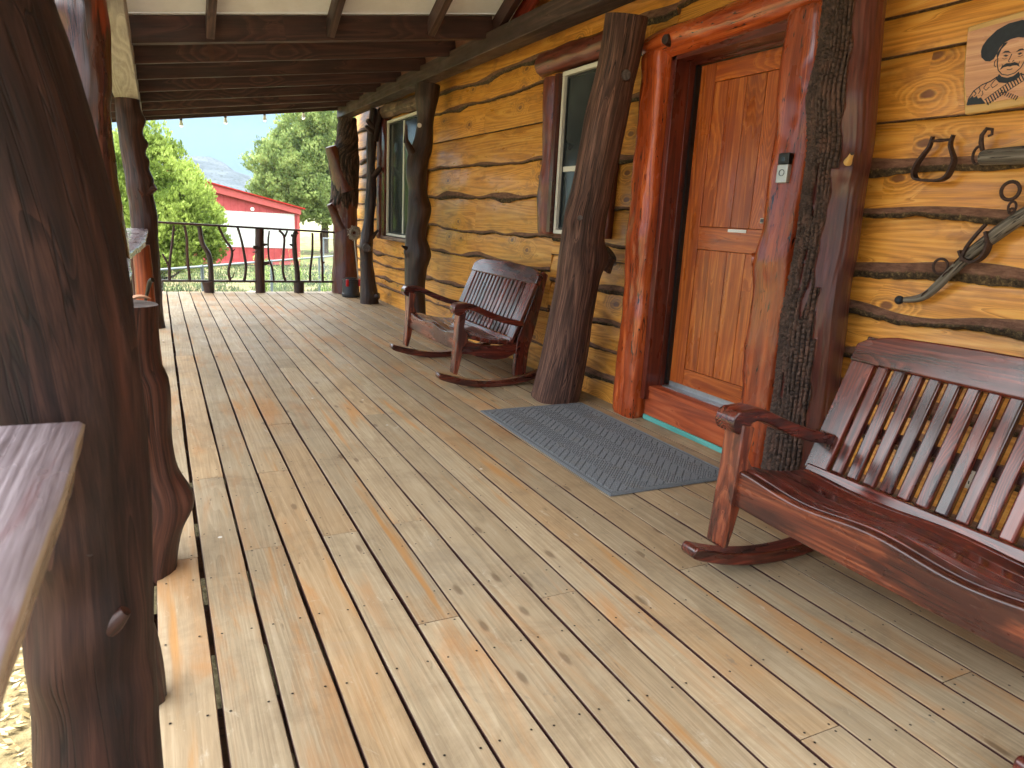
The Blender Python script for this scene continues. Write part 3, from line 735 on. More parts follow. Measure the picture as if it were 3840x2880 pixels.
sl_ = MB(); sl_.box((3.13, 10.0, 1.025), (.16, 1.6, .05)); sub(sl_, 'sill', 'peeled_log', w1, bevel=.006)
jb = MB(); jb.box((3.15, 10.80, 1.88), (.13, .15, 1.7)); sub(jb, 'jamb_board', 'door_dark', w1, bevel=.003)
wlog(w2, 'side_log', [(3.17, 5.74, 1.29, .10), (3.165, 5.75, 1.6, .105), (3.17, 5.73, 1.9, .095), (3.165, 5.74, 2.2, .105), (3.165, 5.75, 2.6, .11)], bumps=[(1.75, radians(215), .1, .012)])
wlog(w2, 'side_log', [(3.17, 4.82, 1.29, .07), (3.17, 4.83, 2.0, .075), (3.165, 4.82, 2.6, .07)])
wlog(w2, 'lintel_log', [(3.15, 5.98, 2.735, .095), (3.15, 5.4, 2.74, .10), (3.15, 4.72, 2.74, .09)])
jb = MB(); jb.box((3.15, 5.60, 1.96), (.13, .06, 1.3)); sub(jb, 'jamb_board', 'door_dark', w2, bevel=.003)

# ------------------------------------------------------------------ PORCH ROOF
roof = thing('porch_roof', 'porch roof of dark rafters under white panels carried on long beams', 'roof', (1.4, 6, 2.5))
RO = Matrix.Translation(-Vector((1.4, 6, 2.5)))
def rb_(mb, name, mats, **kw):
    o = mb.build(name, mats, None, **kw); o.parent = roof; o.matrix_parent_inverse = RO; return o
b = MB(); b.box((2.90, 6.0, 2.965), (.19, 13.2, .165), rnd=.3); rb_(b, 'house_beam', 'beam', bevel=.006)
b = MB(); b.box((2.845+.045, 9.72, 3.17), (.035, 6.0, .235)); rb_(b, 'ledger_board', 'ledger')
b = MB(); b.box((-.205, 5.95, 2.53), (.23, 13.2, .20)); rb_(b, 'outer_beam', 'pale_beam', bevel=.006)
SLP = .155; ang = math.atan(SLP)
ys_r = [6.5+.93*i for i in range(7)]+[12.56]
def zr(x): return 2.565+SLP*x
for i, y in enumerate(ys_r):
    if i == 6: y = 11.95
    xa, xb = -.9, 2.872; r = MB(); d = .19
    xm = (xa+xb)/2; L = (xb-xa)/cos(ang)
    r.box((xm, y, zr(xm)+d/2/cos(ang)), (L, .045, d), Matrix.Rotation(-ang, 3, 'Y'), rnd=random.random())
    if i == 0: r.box((xm, y+.047, zr(xm)+d/2/cos(ang)), (L, .045, d), Matrix.Rotation(-ang, 3, 'Y'), rnd=random.random())
    rb_(r, 'rafter', 'rafter', bevel=.003)
def soff(name, pts, t=.03):
    s_ = MB(); vs = [Vector(p) for p in pts]+[Vector(p)+Vector((0, 0, t)) for p in pts]
    s_.add(vs, [(0, 1, 2, 3), (7, 6, 5, 4), (0, 4, 5, 1), (1, 5, 6, 2), (2, 6, 7, 3), (3, 7, 4, 0)], vs, .5)
    return rb_(s_, name, 'soffit')
zt = lambda x: zr(x)+.196
soff('ceiling_panel', [(-.95, 6.42, zt(-.95)), (-.95, 12.68, zt(-.95)), (8.5, 12.68, zt(8.5)), (8.5, 6.42, zt(8.5))])
RS = .47; YR = 3.5
zg = lambda x, y: zt(x)+RS*(6.42-y)
soff('ceiling_panel', [(-.95, YR, zg(-.95, YR)), (-.95, 6.416, zt(-.95)+.002), (8.5, 6.416, zt(8.5)+.002), (8.5, YR, zg(8.5, YR))])
soff('ceiling_panel', [(-.95, -.7, zg(-.95, YR)-RS*4.2), (-.95, YR-.004, zg(-.95, YR)), (8.5, YR-.004, zg(8.5, YR)), (8.5, -.7, zg(8.5, YR)-RS*4.2)])
sa = math.atan(RS)
for x in (-.45, .46, 1.39, 2.27, 2.90):
    r = MB(); L = 3.0/cos(sa); ym = (YR+6.47)/2
    z = zg(x, ym)-.075/cos(sa)
    r.box((x, ym, z), (.06, L, .145), Matrix.Rotation(-sa, 3, 'X'), rnd=random.random()); rb_(r, 'jack_rafter', 'beam' if x < 2.5 else 'rafter', bevel=.003)
    r = MB(); ym = (YR-.65)/2; L = 4.1/cos(sa); z = zg(x, YR)-RS*(YR-ym)-.075/cos(sa)
    r.box((x, ym, z), (.042, L, .145), Matrix.Rotation(sa, 3, 'X'), rnd=random.random()); rb_(r, 'jack_rafter', 'ledger', bevel=.003)
r = MB(); r.box((1.9, 6.02, zg(1.9, 6.02)-.03), (1.9, .03, .10), Matrix.Rotation(-ang, 3, 'Y')); rb_(r, 'red_blocking', 'red_board')
r = MB(); r.box((3.0, 5.4, zg(3.0, 5.4)-.19), (.03, 2.6, .16), Matrix.Rotation(-sa, 3, 'X')); rb_(r, 'barge_board', 'red_board')
r = MB(); r.box((-.93, 9.5, zr(-.93)+.09), (.03, 6.1, .22)); rb_(r, 'fascia', 'rafter')

# string lights under the last rafter
sg = thing('string_lights', 'string of clear bulbs hanging along the far porch eave', 'string lights', (1.3, 12.66, 2.8))
SO = Matrix.Translation(-Vector((1.3, 12.66, 2.8)))
bx = [-.2, .43, 1.07, 1.66, 2.27, 2.85]
wm = MB(); pts = []
zb_ = lambda x: 2.60+.1665*(x-.43)*.97+.015
for q in range(61):
    x = -.3+3.3*q/60
    pts.append((Vector((x, 12.655, zb_(x)+.05-.02*sin(pi*((x-.43)/.62 % 1)))), .003))
wm.tube(pts, 6); o = wm.build('wire', 'black', None); o.parent = sg; o.matrix_parent_inverse = SO
bulb = None
for x in bx:
    s_ = MB(); s_.tube([(Vector((0, 0, .055)), .009), (Vector((0, 0, .03)), .013), (Vector((0, 0, .0)), .014)], 12)
    g_ = MB(); g_.tube([(Vector((0, 0, .0)), .011), (Vector((0, 0, -.02)), .016), (Vector((0, 0, -.042)), .022), (Vector((0, 0, -.058)), .019), (Vector((0, 0, -.068)), .009)], 14)
    if bulb is None:
        bulb = g_.build('bulb', 'bulb', None, smooth=True); sock = s_.build('socket', 'black', None, smooth=True); bo, soc = bulb, sock
    else: bo = bulb.copy(); soc = sock.copy(); C.objects.link(bo); C.objects.link(soc)
    bo.parent = sg; bo.location = (x-1.3, -.005, zb_(x)-2.8); bo.scale = (1.5, 1.5, 1.5); soc.parent = bo

# ------------------------------------------------------------------ POSTS
G = 'log posts holding up the porch roof'
def nz(x, y, z): return noise.noise(Vector((x, y, z)))
far_rows = [(-.01, 2.892, 12.4, .236), (.25, 2.885, 12.4, .217), (.6, 2.888, 12.4, .202), (1.11, 2.89, 12.4, .201), (1.51, 2.888, 12.4, .200), (1.83, 2.889, 12.4, .200), (2.07, 2.895, 12.4, .205), (2.24, 2.90, 12.4, .205), (2.40, 2.915, 12.4, .175), (2.53, 2.932, 12.4, .155), (2.88, 2.936, 12.4, .125)]
def far_mask(p, th, d, L):
    a = math.atan2(d.y, d.x)
    e = 1.50+.25*nz(a*1.5, 0, 3)+.08*nz(a*6, 1, 3)
    return max(0, min(1, (p.z-e)*12+.5))
def far_h(p, th, d, L, mk, R):
    a = th*R; ff = abs(noise.noise(Vector((a*26, p.z*5, 1))))*2
    return (mk*(.018+.014*min(1, ff)), min(1, ff) if mk > .5 else 0)
logpost('log_post', far_rows, 'bark', 'thick rough barked log post with a sawn branch, at the far porch corner', segs=110, step=.02, amp=.012, maskf=far_mask, hf=far_h,
    bumps=[(1.47, radians(195), .10, .05), (2.1, radians(190), .14, .05)],
    stubs=[((2.89, 12.36, 1.72), (2.63, 12.30, 2.40), .20, .10), ((2.82, 12.34, 1.10), (2.60, 12.28, 1.48), .14, .05)])
thin = [(-.01, 2.948, 11, .138), (.11, 2.945, 11, .136), (.39, 2.919, 11, .113), (.7, 2.901, 11, .097), (.95, 2.901, 11, .096), (1.32, 2.942, 11, .074), (1.52, 2.957, 11, .079), (1.81, 2.972, 11, .074), (2.05, 2.96, 11, .063), (2.2, 2.964, 11, .066), (2.42, 2.97, 11, .075), (2.54, 2.97, 11, .06), (2.88, 3.0, 11, .05)]
logpost('log_post', [(z, x*.99, 10.92, r) for z, x, y, r in thin], 'dark_log', 'slender twisting log post with a forked top, left of the far window', segs=32, amp=.012,
    bumps=[(.86, radians(225), .07, .03), (.12, radians(300), .06, .02)],
    stubs=[((2.98, 10.90, 2.42), (3.08, 10.90, 2.89), .055, .05), ((2.97, 10.9, 2.60), (2.86, 10.86, 2.70), .04, .032), ((2.97, 10.9, 2.5), (2.84, 10.86, 2.62), .035, .025),
           ((2.95, 10.88, 1.90), (3.07, 10.84, 2.05), .05, .04), ((2.94, 10.88, 1.02), (3.03, 10.84, 1.13), .045, .02), ((2.88, 10.88, .86), (2.83, 10.76, .86), .075, .066), ((2.95, 10.85, .12), (3.04, 10.79, .13), .06, .05)])
p3 = [(-1.2*0-.2, 3.24, 9.6, .16), (.12, 3.229, 9.6, .150), (.43, 3.215, 9.6, .154), (.62, 3.222, 9.6, .162), (.81, 3.225, 9.6, .17), (.96, 3.22, 9.6, .165), (1.09, 3.209, 9.6, .151), (1.27, 3.229, 9.6, .15), (1.44, 3.238, 9.6, .155), (1.55, 3.233, 9.6, .147), (1.73, 3.224, 9.6, .128), (1.9, 3.206, 9.6, .142), (2.05, 3.22, 9.6, .15), (2.15, 3.24, 9.6, .145), (2.26, 3.28, 9.6, .14), (2.44, 3.31, 9.6, .125), (2.62, 3.323, 9.6, .118), (2.79, 3.327, 9.6, .139), (2.91, 3.334, 9.6, .163), (3.08, 3.349, 9.6, .172)]
p3 = [(z, x, y, r*.95) for z, x, y, r in redepth(p3, lambda z: 8.45)]
p3 = [(-.005, p3[0][1], 8.45, p3[0][3])]+[r for r in p3 if r[0] > .1]
t3 = logpost('log_post', p3, 'dark_log', 'crooked dark log post with knobbly bulges, in front of the far window', segs=44, amp=.010,
    bumps=[(1.46, radians(310), .12, .04), (.92, radians(310), .12, .05), (.95, radians(195), .05, .03)],
    stubs=[((2.75, 8.42, 2.10), (2.655, 8.38, 2.24), .05, .03), ((2.668, 8.38, 2.20), (2.66, 8.36, 2.40), .033, .018), ((2.70, 8.4, .99), (2.63, 8.37, 1.02), .03, .014)])
dd = MB(); dd.tube([(Vector((-.005, -.155, 2.40)), .026), (Vector((-.005, -.163, 2.40)), .025)], 16)
o = dd.build('knot_disc', 'white_plastic', t3, smooth=True); o.location = Vector((2.80, 8.45, 0))-t3.location
p4 = [(2.97, 3.334, 5.0, .174), (2.7, 3.303, 4.99, .166), (2.5, 3.262, 4.98, .163), (2.3, 3.218, 4.97, .171), (2.16, 3.185, 4.96, .175), (1.96, 3.148, 4.95, .176), (1.83, 3.119, 4.94, .175), (1.62, 3.081, 4.93, .176), (1.49, 3.052, 4.93, .177), (1.35, 3.031, 4.92, .176), (1.13, 3.012, 4.91, .185), (.92, 2.993, 4.9, .187), (.71, 2.96, 4.89, .188), (.46, 2.922, 4.87, .193), (.23, 2.88, 4.86, .203), (.0, 2.828, 4.85, .211)]
p4 = redepth(p4, seg2(0, 4.85, 2.88, 4.36))
logpost('log_post', [(z, x, y, r*.93) for z, x, y, r in p4 if z < 2.9], 'weather_log', 'leaning grey brown log post beside the doormat, in front of the near window', segs=72, step=.02, amp=.008, fr=5,
    bumps=[(1.16, radians(335), .10, .05), (2.38, radians(250), .05, .018), (1.42, radians(195), .05, .02)],
    stubs=[((2.915, 4.36, 2.39), (2.885, 4.28, 2.385), .05, .036), ((3.04, 4.64, 1.13), (3.085, 4.58, 1.19), .12, .07), ((2.76, 4.53, 1.43), (2.735, 4.49, 1.44), .028, .02)])
# the tall bark-clad post beside the door
bk = [(-.01, 3.066, 2.6, .25), (.19, 3.064, 2.6, .247), (.28, 3.06, 2.6, .244), (.62, 3.055, 2.6, .233), (.94, 3.04, 2.6, .235), (1.19, 3.042, 2.6, .221), (1.34, 3.054, 2.6, .22), (1.61, 3.05, 2.6, .215), (1.83, 3.051, 2.6, .218), (1.97, 3.03, 2.6, .222), (2.08, 3.01, 2.6, .225), (2.25, 3.013, 2.6, .205), (2.39, 3.0, 2.6, .198), (2.89, 2.98, 2.6, .19)]
bk = [(z, x+.014, y, r*.70-.012) for z, x, y, r in bk]
def bk_mask(p, th, d, L):
    a = (math.degrees(math.atan2(d.y, d.x))) % 360
    lim = 219+9*nz(p.z*2.0, 0, 1)+6*nz(p.z*9, 3, 1)+(8 if p.z < .9 else 0)
    if 1.15 < p.z < 1.72: lim -= 12
    m_ = min((a-95)/3, (lim-a)/2.2)
    # missing flakes
    q = nz(p.z*4, a*.08, 7)
    if 0.55 < p.z < 1.75 and q > .38: m_ = min(m_, -1)
    return max(0, min(1, m_+.5))
def bk_h(p, th, d, L, mk, R):
    if mk < .02: return (0, 0)
    arc = th*.165
    u = arc/.023+.35*noise.noise(Vector((arc*9, p.z*5, 2)))+.12*noise.noise(Vector((arc*40, p.z*30, 4)))
    ci = floor(u); fu = u-ci
    hs = noise.noise(Vector((ci*7.13, 0.5, 0)))*13
    v = p.z/(.026+.010*noise.noise(Vector((ci*3.7, 1.5, 0))))+hs+.25*noise.noise(Vector((arc*30, p.z*22, 8)))
    cj = floor(v); fv = v-cj
    e = min(1, min(fu, 1-fu)*4.2); f_ = min(1, min(fv, 1-fv)*5)
    pl_ = .5+.5*noise.noise(Vector((ci*5.3, cj*9.7, 3)))
    hh = e*(.20+.60*f_)+.35*pl_*e
    return (mk*(.004+.020*hh+.004*noise.noise(Vector((arc*70, p.z*70, 3)))), hh)
logpost('log_post', bk, 'bark', 'stout log post right of the door, half of it covered in cracked dark bark', segs=200, step=.0075, amp=.006, maskf=bk_mask, hf=bk_h, fr=5,
    stubs=[((2.96, 2.47, 1.75), (2.925, 2.425, 1.785), .02, .011, 'plaque_edge')], bumps=[(1.72, radians(228), .07, .03)])
# outer side of the porch
fg = [(-.01, -.152, 1.42, .105), (.45, -.158, 1.42, .106), (.63, -.158, 1.42, .108), (.83, -.155, 1.42, .112), (1.0, -.165, 1.42, .125), (1.17, -.18, 1.42, .138), (1.28, -.195, 1.42, .147), (1.36, -.207, 1.42, .151), (1.5, -.232, 1.42, .155), (1.63, -.262, 1.42, .157), (1.72, -.27, 1.42, .145), (2.1, -.27, 1.42, .14), (2.43, -.24, 1.42, .13)]
logpost('log_post', fg, 'fore_log', 'big dark log post close in the left foreground', segs=64, step=.02, amp=.006, fr=5,
    bumps=[(.66, radians(285), .07, .026), (.82, radians(255), .06, .020), (.58, radians(240), .05, .016), (.36, radians(225), .07, .016), (.50, radians(310), .06, .012)],
    stubs=[((-.17, 1.34, .79), (-.135, 1.30, .83), .022, .005)])
fgt = [o for o in C.objects if o.get('label') == 'big dark log post close in the left foreground'][0]
p2 = [(2.43, -.169), (2.31, -.169), (2.2, -.172), (2.0, -.171), (1.9, -.18), (1.76, -.187), (1.62, -.187), (1.38, -.169), (1.19, -.153), (1.06, -.145), (.5, -.14), (-.01, -.135)]
logpost('log_post', [(z, x-.112, 4.7, .112) for z, x in p2], 'worn_log', 'reddish log post with peeling finish, second in the row on the open side', segs=44, amp=.012,
    bumps=[(2.36, radians(190), .08, .04), (2.08, radians(195), .06, .03)], stubs=[((-.37, 4.66, 2.19), (-.40, 4.64, 2.205), .014, .008)])
p3r = [(2.43, -.20, 8.95, .112), (2.03, -.19, 8.95, .113), (1.75, -.165, 8.95, .115), (1.56, -.15, 8.95, .118), (1.36, -.13, 8.95, .125), (1.07, -.12, 8.95, .128), (.56, -.124, 8.95, .131), (-.01, -.113, 8.95, .14)]
logpost('log_post', p3r, 'brown_log', 'knobbly brown log post at the far end of the open side rail', segs=44, amp=.014,
    bumps=[(1.60, radians(340), .09, .04), (2.22, radians(345), .08, .05), (1.98, radians(350), .06, .045), (1.80, radians(345), .05, .03), (1.2, radians(350), .1, .012)], stubs=[((-.12, 8.93, 1.48), (.015, 8.90, 1.55), .12, .04)])

# ------------------------------------------------------------------ RAILINGS
def branch(mb, pts, r0, r1, segs=12, amp=.003, mat=0):
    """pts list of Vector; smooth"""
    P_ = []
    n = len(pts)
    tot = max(2, n)
    for i in range(n-1):
        p0, p1, p2_, p3_ = pts[max(i-1, 0)], pts[i], pts[i+1], pts[min(i+2, n-1)]
        for q in range(6):
            t = q/6
            P_.append(.5*((2*p1)+(-p0+p2_)*t+(2*p0-5*p1+4*p2_-p3_)*t*t+(-p0+3*p1-3*p2_+p3_)*t**3))
    P_.append(pts[-1])
    mb.tube([(p, r0+(r1-r0)*i/(len(P_)-1)) for i, p in enumerate(P_)], segs, amp, 22, mat=mat)
b = MB(); branch(b, [Vector(p)-fgt.location for p in ((-.17, 1.38, .63), (-.15, 1.335, .655), (-.118, 1.315, .675), (-.088, 1.308, .705))], .045, .010, 18, .006)
b.build('branch_stub', 'brown_log', fgt, smooth=True)
fr_ = thing('branch_railing', 'far porch railing with crooked branch balusters between two flat rails', 'railing', (1.4, 12.4, 0))
FO = Matrix.Translation(-Vector((1.4, 12.4, 0)))
def fp(mb, name, mats, **kw):
    o = mb.build(name, mats, None, **kw); o.parent = fr_; o.matrix_parent_inverse = FO; return o
r = MB(); L = 2.80; a = math.atan(-.055/2.64)
r.box((1.36, 12.4, 1.048), (L, .10, .032), Matrix.Rotation(-a, 3, 'Y')); fp(r, 'top_rail', 'brown_log', bevel=.004)
r = MB(); r.box((.74, 12.4, .185), (1.44, .075, .032)); r.box((2.08, 12.4, .185), (1.22, .075, .033)); fp(r, 'bottom_rail', 'dark_log', bevel=.004)
BL = [([(.242, 1.04), (.197, .739), (.147, .432), (.135, .2)], .016, .024, [([(.055, .60), (.071, .565), (.125, .444), (.135, .38)], .014, .02), ([(.235, .97), (.262, .955)], .012, .008)]),
      ([(.387, 1.036), (.411, .842), (.407, .535), (.425, .2)], .019, .023, [([(.40, .52), (.382, .535)], .01, .005)]),
      ([(.603, 1.038), (.631, .788), (.716, .604), (.737, .416), (.74, .2)], .034, .044, []),
      ([(.881, 1.043), (.961, .86), (1.067, .662), (1.005, .36), (1.02, .2)], .019, .022, [([(1.067, .655), (1.116, .705)], .016, .006), ([(1.02, .223), (1.07, .26), (1.09, .332)], .015, .006)]),
      ([(1.165, 1.042), (1.212, .856), (1.252, .616), (1.269, .399), (1.238, .2)], .018, .024, []),
      ([(1.651, 1.01), (1.627, .817), (1.633, .56), (1.679, .405), (1.699, .2)], .014, .016, []),
      ([(1.801, 1.015), (1.881, .915), (1.862, .63), (1.849, .368), (1.884, .2)], .018, .022, [([(1.934, 1.02), (1.893, .916)], .015, .015)]),
      ([(2.093, 1.007), (2.047, .934), (2.047, .634), (2.076, .437), (2.085, .2)], .036, .044, [([(2.04, .93), (1.99, .95)], .03, .02), ([(2.02, .78), (1.965, .80)], .025, .016)]),
      ([(2.339, .996), (2.335, .707), (2.297, .387), (2.288, .2)], .018, .02, []),
      ([(2.477, 1.001), (2.487, .71), (2.497, .443), (2.502, .2)], .016, .022, [([(2.50, .5), (2.535, .52)], .022, .012), ([(2.50, .25), (2.555, .262)], .01, .005)])]
for pts, r0, r1, tw in BL:
    b = MB(); branch(b, [Vector((x, 12.4+.012*nz(x*9, z*4, 0), z)) for x, z in pts], r0, r1, 14, .004)
    for tp, a0, a1 in tw: branch(b, [Vector((x, 12.395, z)) for x, z in tp], a0, a1, 10, .002)
    fp(b, 'baluster', 'brown_log' if r1 < .04 else 'dark_log', smooth=True)
b = MB(); sp = smoothpath([(-.005, 1.485, .078), (.3, 1.485, .076), (.6, 1.487, .074), (1.03, 1.50, .066)], .03)
b.tube([(Vector((x, 12.4, z)), r_) for z, x, r_ in sp], 28, .006, 12)
for (x0, z0, x1, z1, a0, a1) in ((1.47, .72, 1.385, .745, .035, .026), (1.53, .78, 1.60, .79, .03, .016), (1.55, .48, 1.63, .50, .035, .022), (1.46, .67, 1.37, .66, .02, .008)):
    b.tube([(Vector((x0, 12.35, z0)), a0), (Vector(((x0+x1)/2, 12.34, (z0+z1)/2)), (a0+a1)/2), (Vector((x1, 12.33, z1)), a1)], 12, .003, 20)
fp(b, 'rail_post', 'brown_log', smooth=True)
b = MB(); b.tube([(Vector((.69, 12.4, .175)), .095), (Vector((.70, 12.4, .09)), .082), (Vector((.705, 12.4, -.004)), .078)], 24, .004, 12); fp(b, 'foot_block', 'dark_log', smooth=True)
b = MB(); b.tube([(Vector((2.105, 12.4, .172)), .085), (Vector((2.105, 12.4, -.004)), .085)], 24, .003, 12); fp(b, 'foot_block', 'dark_log', smooth=True)

def cap_slab(name, ya, yb, xi, xo, zt_, t, parent, inv, seed, kinkf=None, mat='cap'):
    m_ = MB(); n = max(3, int((yb-ya)/.03)); vs = []; gs = []; mk = []
    for i in range(n+1):
        y = ya+(yb-ya)*i/n
        e1 = xi+.010*nz(y*2.2, seed, 0)+.004*nz(y*9, seed, 0)+(kinkf(y) if kinkf else 0); e0 = xo+.012*nz(y*2, seed, 5)
        for (x, z, q) in ((e0, zt_-t, 1), (e0+.006, zt_-.006, 1), (e0+.012, zt_, 0), ((e0+e1)/2, zt_+.001, 0), (e1-.008, zt_, 0), (e1, zt_-.006, 1), (e1-.006, zt_-t, 1)):
            vs.append((x, y, z)); gs.append((y, x, z)); mk.append(float(q))
    fs = []
    for i in range(n):
        for q in range(6): fs.append((i*7+q, i*7+q+1, (i+1)*7+q+1, (i+1)*7+q)[::-1])
        fs.append((i*7+6, i*7, (i+1)*7, (i+1)*7+6)[::-1])
    fs.append(tuple(range(7))); fs.append(tuple(n*7+q for q in range(7))[::-1])
    m_.add(vs, fs, gs, random.random(), mk)
    o = m_.build(name, mat, None, smooth=True); o.parent = parent; o.matrix_parent_inverse = inv
    return o
nr = thing('slab_railing', 'live edge slab handrail with branch uprights, nearest in the left corner', 'railing', (-.2, .4, 0))
NO = Matrix.Translation(-Vector((-.2, .4, 0)))
cap_slab('rail_cap', -1.6, 1.27, -.118, -.34, 1.07, .038, nr, NO, 3)
for (y, r0, lean) in ((.95, .03, .05), (.6, .026, -.03), (.25, .03, .04), (-.2, .028, 0), (-.7, .03, .05)):
    b = MB(); branch(b, [Vector((-.24+lean, y-.05, -.0)), Vector((-.22, y, .35)), Vector((-.26, y+.04, .7)), Vector((-.23, y, 1.035))], r0*1.25, r0*.8, 14, .004)
    o = b.build('baluster', 'brown_log', None, smooth=True); o.parent = nr; o.matrix_parent_inverse = NO
sr = thing('slab_railing', 'live edge slab handrail running from the shell topped stump to the far side post', 'railing', (-.2, 6, 0))
SRO = Matrix.Translation(-Vector((-.2, 6, 0)))
cap_slab('rail_cap', 3.02, 4.78, -.115, -.30, 1.085, .045, sr, SRO, 8, kinkf=lambda y: -.03*max(0, (y-3.6)))
cap_slab('rail_cap', 4.783, 8.84, -.085, -.33, 1.10, .045, sr, SRO, 12, kinkf=lambda y: -.07*max(0, 1-(y-4.78)/1.5), mat='cap')
for (y, r0, lean) in ((3.5, .03, .02), (4.1, .025, -.03), (5.3, .03, .03), (5.9, .026, 0), (7.4, .03, .02), (8.1, .028, -.02)):
    b = MB(); branch(b, [Vector((-.2+lean, y-.05, 0)), Vector((-.19, y, .35)), Vector((-.22, y+.04, .7)), Vector((-.2, y, 1.05))], r0*1.2, r0*.8, 14, .004)
    o = b.build('baluster', 'brown_log', None, smooth=True); o.parent = sr; o.matrix_parent_inverse = SRO
b = MB(); b.tube([(Vector((-.105, 6.65, -.005)), .088), (Vector((-.115, 6.65, .4)), .076), (Vector((-.12, 6.65, .8)), .07), (Vector((-.125, 6.65, 1.048)), .062)], 28, .006, 10)
o = b.build('rail_post', 'orange_log', None, smooth=True); o.parent = sr; o.matrix_parent_inverse = SRO
b = MB(); branch(b, [Vector((-.11, 5.2, .72)), Vector((-.085, 5.15, .80)), Vector((-.06, 5.1, .90)), Vector((-.04, 5.08, .92))], .008, .016, 14, .006)
o = b.build('broken_branch', 'black', None, smooth=True); o.parent = sr; o.matrix_parent_inverse = SRO
# stump at the gap in the rail
st_r = [(1.05, -.011), (.94, -.015), (.8, -.01), (.74, .008), (.55, .008), (.4, .021), (.31, .042), (.25, .042), (.16, .02), (.05, .002), (-.005, -.004)]
stt = logpost('log_stump', [(z, x-.125, 2.9, .125) for z, x in st_r], 'brown_log', 'waist high flat topped log stump with pale shells on top', 'stump', None, segs=48, step=.02, amp=.008, bumps=[(.28, radians(350), .05, .03)])
b = MB()
def shell(cx, cy, cz, L_, W_, rz, open_=.6, nm_='', label=''):
    m_ = MB(); vs = []; N_ = 10; K_ = 8
    for i in range(N_+1):
        u = i/N_
        for k in range(K_+1):
            v = k/K_*2-1
            wd = W_*sin(pi*min(1, u*.9+.08))**.7
            x = (u-.5)*L_; y = v*wd; z = .009*(v*v)*sin(pi*u)**.5+.005*sin(3*u)+.004
            vs.append(Vector((x, y, z)))
    fs = [(i*(K_+1)+k, i*(K_+1)+k+1, (i+1)*(K_+1)+k+1, (i+1)*(K_+1)+k) for i in range(N_) for k in range(K_)]
    m_.add(vs, fs, vs, .4)
    o = m_.build('seashell', 'chips', None, smooth=True); o.location = (cx, cy, cz); o.rotation_euler = (0, 0, rz)
    sm = o.modifiers.new('Solid', 'SOLIDIFY'); sm.thickness = .004
    tag(o, label, 'shell', 'shells on the stump')
shell(-.07, 2.93, 1.054, .075, .020, .3, label='curled pale pink shell at the right on top of the stump')
shell(-.13, 2.86, 1.054, .06, .022, 1.4, label='rounded pinkish shell at the left on top of the stump')
# short log offcut lying against the foreground post
logpost('log_offcut', [(-.004, -.105, 2.06, .055), (.1, -.105, 2.07, .05), (.21, -.11, 2.08, .042), (.25, -.115, 2.08, .034)], 'dark_log', 'short dark log offcut standing at the deck edge behind the foreground post', 'log', None, segs=24, amp=.008)

